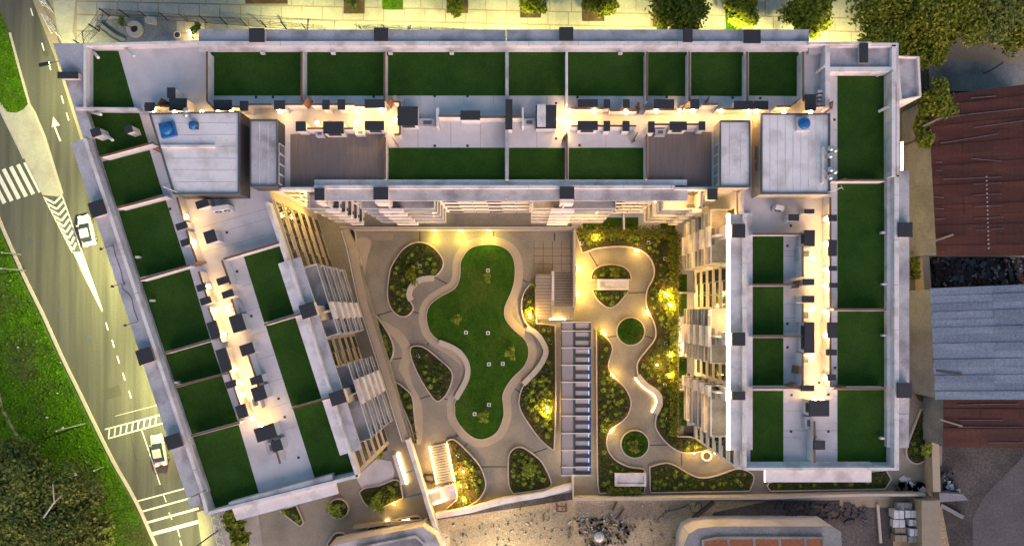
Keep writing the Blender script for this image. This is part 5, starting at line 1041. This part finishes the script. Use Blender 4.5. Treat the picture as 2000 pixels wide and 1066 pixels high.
# ------------------------------------------------------------------ egg planter, person, small courtyard things
t = thing("round_planter", "round white pot with dark soil at the gateway of the east facade", "planter", (P(1380, 890, 0)[0], P(1380, 890, 0)[1], 0)); c = P(1380, 890, .6)
MB().ring(circ(c[0], c[1], .72, 20), circ(c[0], c[1], .5, 20), .021, .7).build("pot", M["whitemetal"], t); MB().prism(circ(c[0], c[1], .498, 16), .03, .55).build("soil", M["soil"], t)
def person(cx, cy, label):
    X, Y, _ = P(cx, cy, .9); t = thing("person", label, "person", (X, Y, .045))
    me = bpy.data.meshes.new("body"); J = [(0, 0, .95), (0, .02, 1.2), (0, .02, 1.42), (0, .03, 1.52), (0, .05, 1.66), (-.19, .02, 1.40), (-.26, .06, 1.14), (-.22, .22, .98), (.19, .02, 1.40), (.27, .0, 1.14), (.24, -.10, .90), (-.09, 0, .90), (-.10, .12, .50), (-.10, .02, .08), (-.10, .16, .04), (.09, 0, .90), (.10, -.04, .50), (.10, -.2, .10), (.10, -.06, .04)]
    E = [(0, 1), (1, 2), (2, 3), (3, 4), (2, 5), (5, 6), (6, 7), (2, 8), (8, 9), (9, 10), (0, 11), (11, 12), (12, 13), (13, 14), (0, 15), (15, 16), (16, 17), (17, 18)]
    RD = [.15, .14, .15, .06, .105, .07, .05, .035, .07, .05, .035, .1, .07, .045, .04, .1, .07, .045, .04]
    me.from_pydata(J, E, []); o = bpy.data.objects.new("body", me); C.objects.link(o); o.parent = t
    sk = o.modifiers.new("skin", 'SKIN'); sl = me.skin_vertices[0]
    for i, r in enumerate(RD): sl.data[i].radius = (r, r)
    sl.data[0].use_root = True; ss = o.modifiers.new("sub", 'SUBSURF'); ss.levels = 1; ss.render_levels = 1; me.materials.append(M["cloth"])
    MB_ = MB(); MB_.lathe((0, .05, 1.66), [(.115, 0), (.12, .05), (.08, .11), (.02, .13)], 12); hh = MB_.mesh("hair"); hh.materials.append(M["bark"]); ho = bpy.data.objects.new("hair", hh); C.objects.link(ho); ho.parent = t
    t.rotation_euler = (0, 0, .5)
person(892, 851, "person in dark clothes walking on the path at the foot of the lawn")
t = tag(MB().ribbon(PX([(790, 923), (809, 918)], .05), .12, .021, .05).build("blue_stripe", M["bluepl"]), "upper blue painted strip across the west ramp", "floor strip")
t = tag(MB().ribbon(PX([(790, 971), (824, 963)], .05), .16, .021, .05).build("blue_stripe", M["bluepl"]), "lower blue painted strip across the west ramp", "floor strip")
t = thing("curled_mat", "dark curled mat lying beside the lamp-edged stair", "mat", (P(838, 933, 0)[0], P(838, 933, 0)[1], .02)); MB().ring(smooth(PX([(826, 928), (843, 926), (852, 934), (845, 944), (830, 940)], .4), 4), smooth(PX([(829, 930), (842, 929), (848, 934), (843, 941), (831, 938)], .4), 4), .021, .5).build("coil", M["dark"], t)
# ------------------------------------------------------------------ annex and warehouses
t = thing("annex_building", "low grey flat-roofed annex beside the top corner of the east wing", "building", (P(1775, 150, 0)[0], P(1775, 150, 0)[1], 0)); q = PX([(1748, 110), (1794, 112), (1798, 190), (1756, 197)], 9)
MB().prism(q, 0, 8.6).build("wall", M["white"], t); qq = ccw(q); MB().ring(qq, offs(qq, -.3), 8.6, 9.2).build("parapet", M["coping"], t); MB().sheet(offs(qq, -.3), 8.64).build("roof", M["slab"], t)
def sheets(name, label, quad, n, m, z0, zr, seed, across=3, wallm="concold", tint=None):
    """corrugated roof: every course of sheets is a piece of its own"""
    rr = random.Random(seed); a, b, c, d = [Vector(P(*q, z0)[:2]) for q in quad]; cx = (a+b+c+d)/4; t = thing(name, label, "warehouse", (cx.x, cx.y, 0))
    MB().prism([tuple(v+(cx-v)*.02) for v in (a, b, c, d)], 0, z0-.25).build("wall", M[wallm], t)
    for i in range(n):
        u0, u1 = i/n, (i+1)/n+.004
        for j in range(across):
            v0, v1 = j/across, (j+1)/across+.002; f = lambda u, v: (a+(d-a)*u)*(1-v)+(b+(c-b)*u)*v
            h = lambda u: z0+zr*u+(.05 if True else 0)*0
            p = [f(u0, v0), f(u0, v1), f(u1, v1), f(u1, v0)]; e = rr.uniform(0, .03)+(i % 2)*.03+(j % 2)*.012
            mb = MB(); mb.v = [(*p[0], h(u0)+e+.05), (*p[1], h(u0)+e+.05), (*p[2], h(u1)+e), (*p[3], h(u1)+e)]; mb.v += [(x, y, z-.05) for x, y, z in mb.v]
            mb.f = [(0, 1, 2, 3), (7, 6, 5, 4), (0, 4, 5, 1), (1, 5, 6, 2), (2, 6, 7, 3), (3, 7, 4, 0)]
            mm = m[rr.randrange(len(m))] if isinstance(m, list) else m
            mb.build("roof_sheet", M[mm], t)
    return t
M["rust2"] = corrugated("rusty sheet darker", (.070, .019, .014), (.048, .013, .010), (.09, .030, .019), 2.0)
M["roofblue2"] = corrugated("blue grey sheet darker", (.165, .22, .30), (.135, .18, .255), (.19, .245, .325), 2.0)
M["sky"] = mat("clear roof sheet", (.16, .13, .13), (.10, .07, .07), 1.5, .5, fine=(5, .3), stretch=(.3, 4, 1))
w1 = sheets("warehouse", "rusty red corrugated warehouse roof at the right edge", [(1812, 190), (2060, 158), (2060, 498), (1829, 498)], 16, ["rust", "rust", "rust2"], 6.5, 0, 5, 4)
w2 = sheets("warehouse", "blue-grey corrugated warehouse roof at the right edge", [(1816, 563), (2060, 553), (2060, 779), (1826, 779)], 14, ["roofblue", "roofblue2"], 6, 0, 6, 2)
w3 = sheets("warehouse", "small rusty corrugated roof below the blue-grey one", [(1843, 779), (2060, 779), (2060, 876), (1842, 872)], 5, ["rust", "rust2"], 5.2, 0, 7, 3)
for (x0, y0, x1, y1) in [(1896, 310, 1956, 315), (1842, 350, 1956, 346), (1900, 360, 1956, 357), (1900, 382, 1956, 378), (1902, 404, 1956, 401), (1902, 427, 1958, 424), (1903, 450, 1960, 446), (1826, 385, 1843, 386), (1826, 407, 1843, 408), (1826, 428, 1844, 428), (1895, 192, 1945, 188), (1850, 228, 2000, 212), (1900, 250, 2000, 236), (1836, 280, 1948, 262), (1836, 232, 1890, 224), (1828, 317, 1840, 317), (1828, 333, 1840, 333)]:
    MB().ribbon(PX([(x0, y0), (x1, y1)], 6.6), .09, 6.58, 6.68).build("ridge_strip", M["sky"], w1)
for y in range(18):
    MB().box(*[P(1927+y*.25-.9, 0, 6.7)[0], P(1927+y*.25+.9, 0, 6.7)[0]], P(0, 345+y*8.2+.9, 6.7)[1], P(0, 345+y*8.2-.9, 6.7)[1], 6.55, 6.72).build("skylight_dot", M["coping"], w1)
for (x0, y0, x1, y1) in [(1870, 790, 1990, 788), (1870, 833, 2000, 834), (1930, 864, 1998, 864), (1873, 820, 1960, 820)]: MB().ribbon(PX([(x0, y0), (x1, y1)], 5.3), .09, 5.26, 5.36).build("ridge_strip", M["sky"], w3)
for (pts, l, z) in [([(1830, 724), (1855, 728), (1880, 731)], "brown plank lying on the blue-grey roof", 6.2), ([(1813, 474), (1840, 466), (1862, 458)], "long pale plank propped on the rusty roof corner", 6.9), ([(1836, 819), (1856, 825), (1880, 832)], "pale plank lying on the small rusty roof", 5.5), ([(1803, 247), (1828, 235), (1848, 226)], "pale pole leaning against the rusty roof edge", 6.9), ([(1922, 144), (1945, 132), (1960, 122)], "grey log lying across the concrete yard wall", 1.0)]:
    tag(MB().ribbon(PX(pts, z), .22, z-.12, z).build("plank", M["yardpath"] if "pale" in l else M["bark"]), l, "plank")
# scrap yard between the warehouses: heaps nobody could count
def heap(quad, n, label, mats, size, z=.0, zmax=.8, name="scrap_heap"):
    p = PX(quad); xs = [q[0] for q in p]; ys = [q[1] for q in p]; t = thing(name, label, "scrap", (sum(xs)/len(xs), sum(ys)/len(ys), 0)); bs = {m: MB() for m in mats}; k = 0
    while k < n:
        x, y = R.uniform(min(xs), max(xs)), R.uniform(min(ys), max(ys))
        if not inside(p, x, y): continue
        a, w, l = R.uniform(0, 3.14), R.uniform(*size), R.uniform(*size)*R.uniform(.6, 2.2); c, s = math.cos(a), math.sin(a); zz = z+R.uniform(0, zmax)*R.random()
        bs[R.choice(mats)].prism([(x+u*l*c-v*w*s, y+u*l*s+v*w*c) for u, v in ((-1, -1), (1, -1), (1, 1), (-1, 1))], zz, zz+R.uniform(.04, .25)); k += 1
    for m in mats:
        o = bs[m].build("scrap_pieces", M[m], t); o["kind"] = "stuff"
heap([(1820, 500), (2050, 500), (2050, 552), (1818, 560)], 700, "dark heap of scrap metal between the two warehouse roofs", ["dark", "char", "greymetal", "darkdirt", "rust"], (.1, .4))
heap([(1820, 500), (2050, 500), (2050, 552), (1818, 560)], 60, "few pale scraps scattered on the dark heap", ["slab", "concold"], (.05, .16), .5)
heap([(1836, 915), (1860, 920), (1868, 960), (1836, 965)], 30, "small pile of rubbish bags by the east wall corner", ["slab", "char", "dark"], (.1, .3))
heap([(1760, 935), (1800, 940), (1800, 962), (1745, 962)], 40, "dark tarpaulin heap with white scraps on the south path", ["dark", "dark", "dark", "char", "slab"], (.15, .45), 0, .6)
# ------------------------------------------------------------------ building site
heap([(1125, 1012), (1200, 1006), (1240, 1030), (1220, 1066), (1140, 1075)], 230, "rubble and torn sheeting heap in the middle of the site", ["dark", "dirt", "yardpath", "dirt", "concold", "char", "kerb"], (.03, .15), 0, .2)
heap([(850, 1030), (1110, 990), (1330, 985), (1330, 1090), (880, 1100)], 220, "scattered stones and offcuts over the site dirt", ["kerb", "bark", "concold"], (.03, .12), 0, .1, "rubble")
heap([(1520, 985), (1700, 985), (1690, 1020), (1530, 1020)], 120, "dark debris strewn behind the south wall", ["char", "bark", "darkdirt", "dark"], (.08, .35), 0, .15)
def net(quad, n, m_, label):
    a, b, c, d = [Vector(P(*q, .12)) for q in quad]; mb = MB()
    for i in range(n+1):
        u = i/n; p, q = a+(b-a)*u, d+(c-d)*u; mb.tube([p, q], .014, 3)
    for i in range(m_+1):
        u = i/m_; p, q = a+(d-a)*u, b+(c-b)*u; mb.tube([p, q], .014, 3)
    t = mb.build("debris_net", M["concold"]); t["kind"] = "stuff"; t["label"] = label; t["category"] = "net"
net([(880, 1040), (1110, 985), (1125, 1080), (880, 1100)], 70, 26, "fine grid netting over the left of the building site")
net([(1125, 985), (1330, 985), (1320, 1015), (1130, 1010)], 62, 10, "fine grid netting under the south wall of the site")
t = thing("rusty_frame", "rusty steel frame standing by the site wall", "frame", (P(1097, 990, 0)[0], P(1097, 990, 0)[1], 0))
M["rustsolid"] = mat("rusty steel", (.18, .08, .04), (.12, .05, .03), 3, .9)
for (a, b) in [((1088, 998), (1106, 998)), ((1088, 988), (1106, 988)), ((1088, 988), (1088, 998)), ((1106, 988), (1106, 998))]: MB().tube([P(*a, 1.1), P(*b, 1.1)], .09).build("rail", M["rustsolid"], t)
for q in ((1088, 988), (1106, 988), (1088, 998), (1106, 998)): X, Y, _ = P(*q, 1.1); MB().tube([(X, Y, 0), (X, Y, 1.2)], .09).build("leg", M["rustsolid"], t)
for i, (a, b, w) in enumerate([((1205, 980), (1197, 998), .12), ((1219, 993), (1208, 1012), .12), ((1208, 1043), (1216, 1062), .2), ((1016, 978), (1016, 997), .14), ((1061, 1005), (1061, 1018), .14), ((1114, 1030), (1111, 1052), .14), ((1350, 1016), (1395, 980), .5), ((1715, 985), (1721, 1060), .35)]):
    tag(MB().ribbon(PX([a, b], .3), w, .02, .28).build("timber", M["bark"] if i != 7 else M["kerb"]), ["short dark stake left of the netting gap", "dark stake crossing the netting gap", "pale batten beside the rubble heap", "upright stake by the left end of the site wall", "short stake in the middle of the left net", "bent stake left of the rubble heap", "long slanting timber beside the white roof", "long pale beam beside the stacked boxes"][i], "timber")
t = thing("plastic_drum", "white round sack beside the rubble heap", "sack", (P(1170, 1048, 0)[0], P(1170, 1048, 0)[1], 0)); c = P(1170, 1048, .4); MB().lathe((c[0], c[1], 0), [(.5, 0), (.72, .2), (.7, .5), (.45, .75), (.15, .8)], 14).build("bag", M["plasticbag"], t, True); MB().tube([(c[0], c[1], .75), (c[0]+.1, c[1], .95)], .09).build("knot", M["plasticbag"], t)
tag(MB().tube([P(x, y, .1) for x, y in smooth([(1280, 1020), (1300, 1000), (1330, 992), (1345, 985), (1352, 1000), (1366, 998), (1370, 985), (1362, 980), (1358, 990)], 4, False)], .05, 5).build("hose", M["dark"]), "thin dark hose coiled on the site dirt", "hose")
# neighbouring roofs cut by the bottom edge
def neigh(outer, inner, z, label, rim="coping", top="orange", extra=None):
    o = ccw(PX(outer, z)); t = thing("neighbour_building", label, "building", (sum(q[0] for q in o)/len(o), sum(q[1] for q in o)/len(o), 0))
    MB().prism(offs(o, -.05), 0, z-.6).build("wall", M["white"], t); i = ccw(PX(inner, z)); MB().prism(o, z-.6, z-.35).build("cornice", M[rim], t)
    MB().prism(i, z-.349, z-.1).build("tiled_roof", M[top], t); MB().ring(offs(i, .35), offs(i, .02), z-.349, z).build("parapet", M[rim], t); return t
neigh([(1338, 1066), (1348, 1044), (1366, 1034), (1400, 1030), (1630, 1030), (1645, 1040), (1655, 1200), (1335, 1200)], [(1376, 1056), (1400, 1053), (1606, 1052), (1612, 1200), (1372, 1200)], 5.5, "pale-rimmed house with orange roof at the bottom edge", "concold")
neigh([(640, 1068), (700, 1054), (825, 1030), (850, 1048), (862, 1075), (880, 1200), (640, 1200)], [(700, 1072), (812, 1050), (825, 1062), (838, 1200), (700, 1200)], 4.5, "pale lilac roof below the bottom light bench", "slab", "concold")
tag(MB().prism(PX([(1800, 978), (1836, 976), (1840, 1200), (1802, 1200)], 2.5), 0, 2.5).build("shed_roof", M["brownpave"]), "long brown flat roof of the shed beside the stacked boxes", "shed")
for i in range(5): pass
# stacked building blocks wrapped on pallets
bx = [(1752, 981, 30, 15), (1768, 996, 22, 15), (1746, 996, 20, 17), (1744, 1014, 24, 16), (1776, 1014, 18, 13), (1777, 1032, 19, 15), (1748, 1030, 22, 12), (1748, 1044, 24, 14), (1775, 1047, 18, 12)]
for i, (x, y, w, h) in enumerate(bx):
    z = 1.0+.25*(i % 3); q = PX([(x, y), (x+w, y+.5), (x+w, y+h), (x, y+h)], z); t = thing("wrapped_pallet", ["grey wrapped pallet at the top of the stacked boxes", "white wrapped pallet right below the grey one", "white wrapped pallet left of the pale stack", "large white wrapped pallet in the middle of the stack", "small bluish pallet at the right of the stack", "white boxed pallet above the dark bin", "tan pallet with an orange scrap on the left", "tan block pallet at the lower left of the stack", "dark pallet at the foot of the stack"][i], "pallet", (q[0][0], q[0][1], 0), "wrapped pallets by the shed")
    MB().prism(q, 0, .15).build("pallet_base", M["bark"], t); MB().prism(offs(ccw(q), -.04), .151, z).build("wrapped_load", M["concold"] if i in (0, 8) else (M["yardpath"] if i in (6, 7) else M["plasticbag"]), t)
    c = [sum(p[k] for p in q)/4 for k in (0, 1)]; MB().box(c[0]-.03, c[0]+.03, min(p[1] for p in q)-.0, max(p[1] for p in q)+.0, .16, z+.012).build("strap", M["greymetal"], t)
for i, x in enumerate((1420, 1470, 1520, 1570)):
    o = [q for q in bpy.data.objects if q.get("label") == "pale-rimmed house with orange roof at the bottom edge"][0]
    MB().prism(PX([(x, 1052), (x+5, 1052), (x+22, 1200), (x+15, 1200)], 5.5), 5.39, 5.46).build("roof_rib", M["concold"], o)
# kerb and slab beside the yard road
tag(MB().prism(PX([(1834, 962), (1880, 964), (1892, 976), (1836, 980)], 1.5), 0, 1.5).build("concrete_block", M["concold"]), "grey concrete block beyond the corner of the east wall", "block")
tag(MB().ribbon(PX([(1838, 986), (1882, 1010)], .5), .5, 0, .5).build("kerb_stone", M["concold"]), "slanting concrete kerb stone beside the yard road", "kerb stone")

# worn footpath and litter on the verge
struct(MB().ribbon(smooth(PX([(-20, 640), (0, 780), (12, 812), (30, 845), (52, 872)], .15), 4, False), .35, .05, .155).build("footpath", M["yardpath"]))
for i, (x, y, r) in enumerate([(145, 926, .55), (122, 836, .3), (92, 815, .2), (112, 768, .18), (35, 678, .18), (20, 548, .15), (118, 708, .12)]):
    X, Y, _ = P(x, y, .2); b = MB(); pts = [(X+r*R.uniform(.5, 1.2)*math.cos(a*1.05), Y+r*R.uniform(.3, .8)*math.sin(a*1.05)) for a in range(6)]
    tag(b.prism(pts, .15, .26).build("litter", M["plasticbag"]), ["large torn white sheet on the grass beside the olive trees", "pale scrap beside the tall verge pole", "small white scrap left of the ladder crossing", "white scrap in the grass above the ladder crossing", "white scrap on the grass beside the footpath", "tiny white scrap near the road bend", "tiny white scrap close to the kerb"][i], "litter", "litter on the verge")
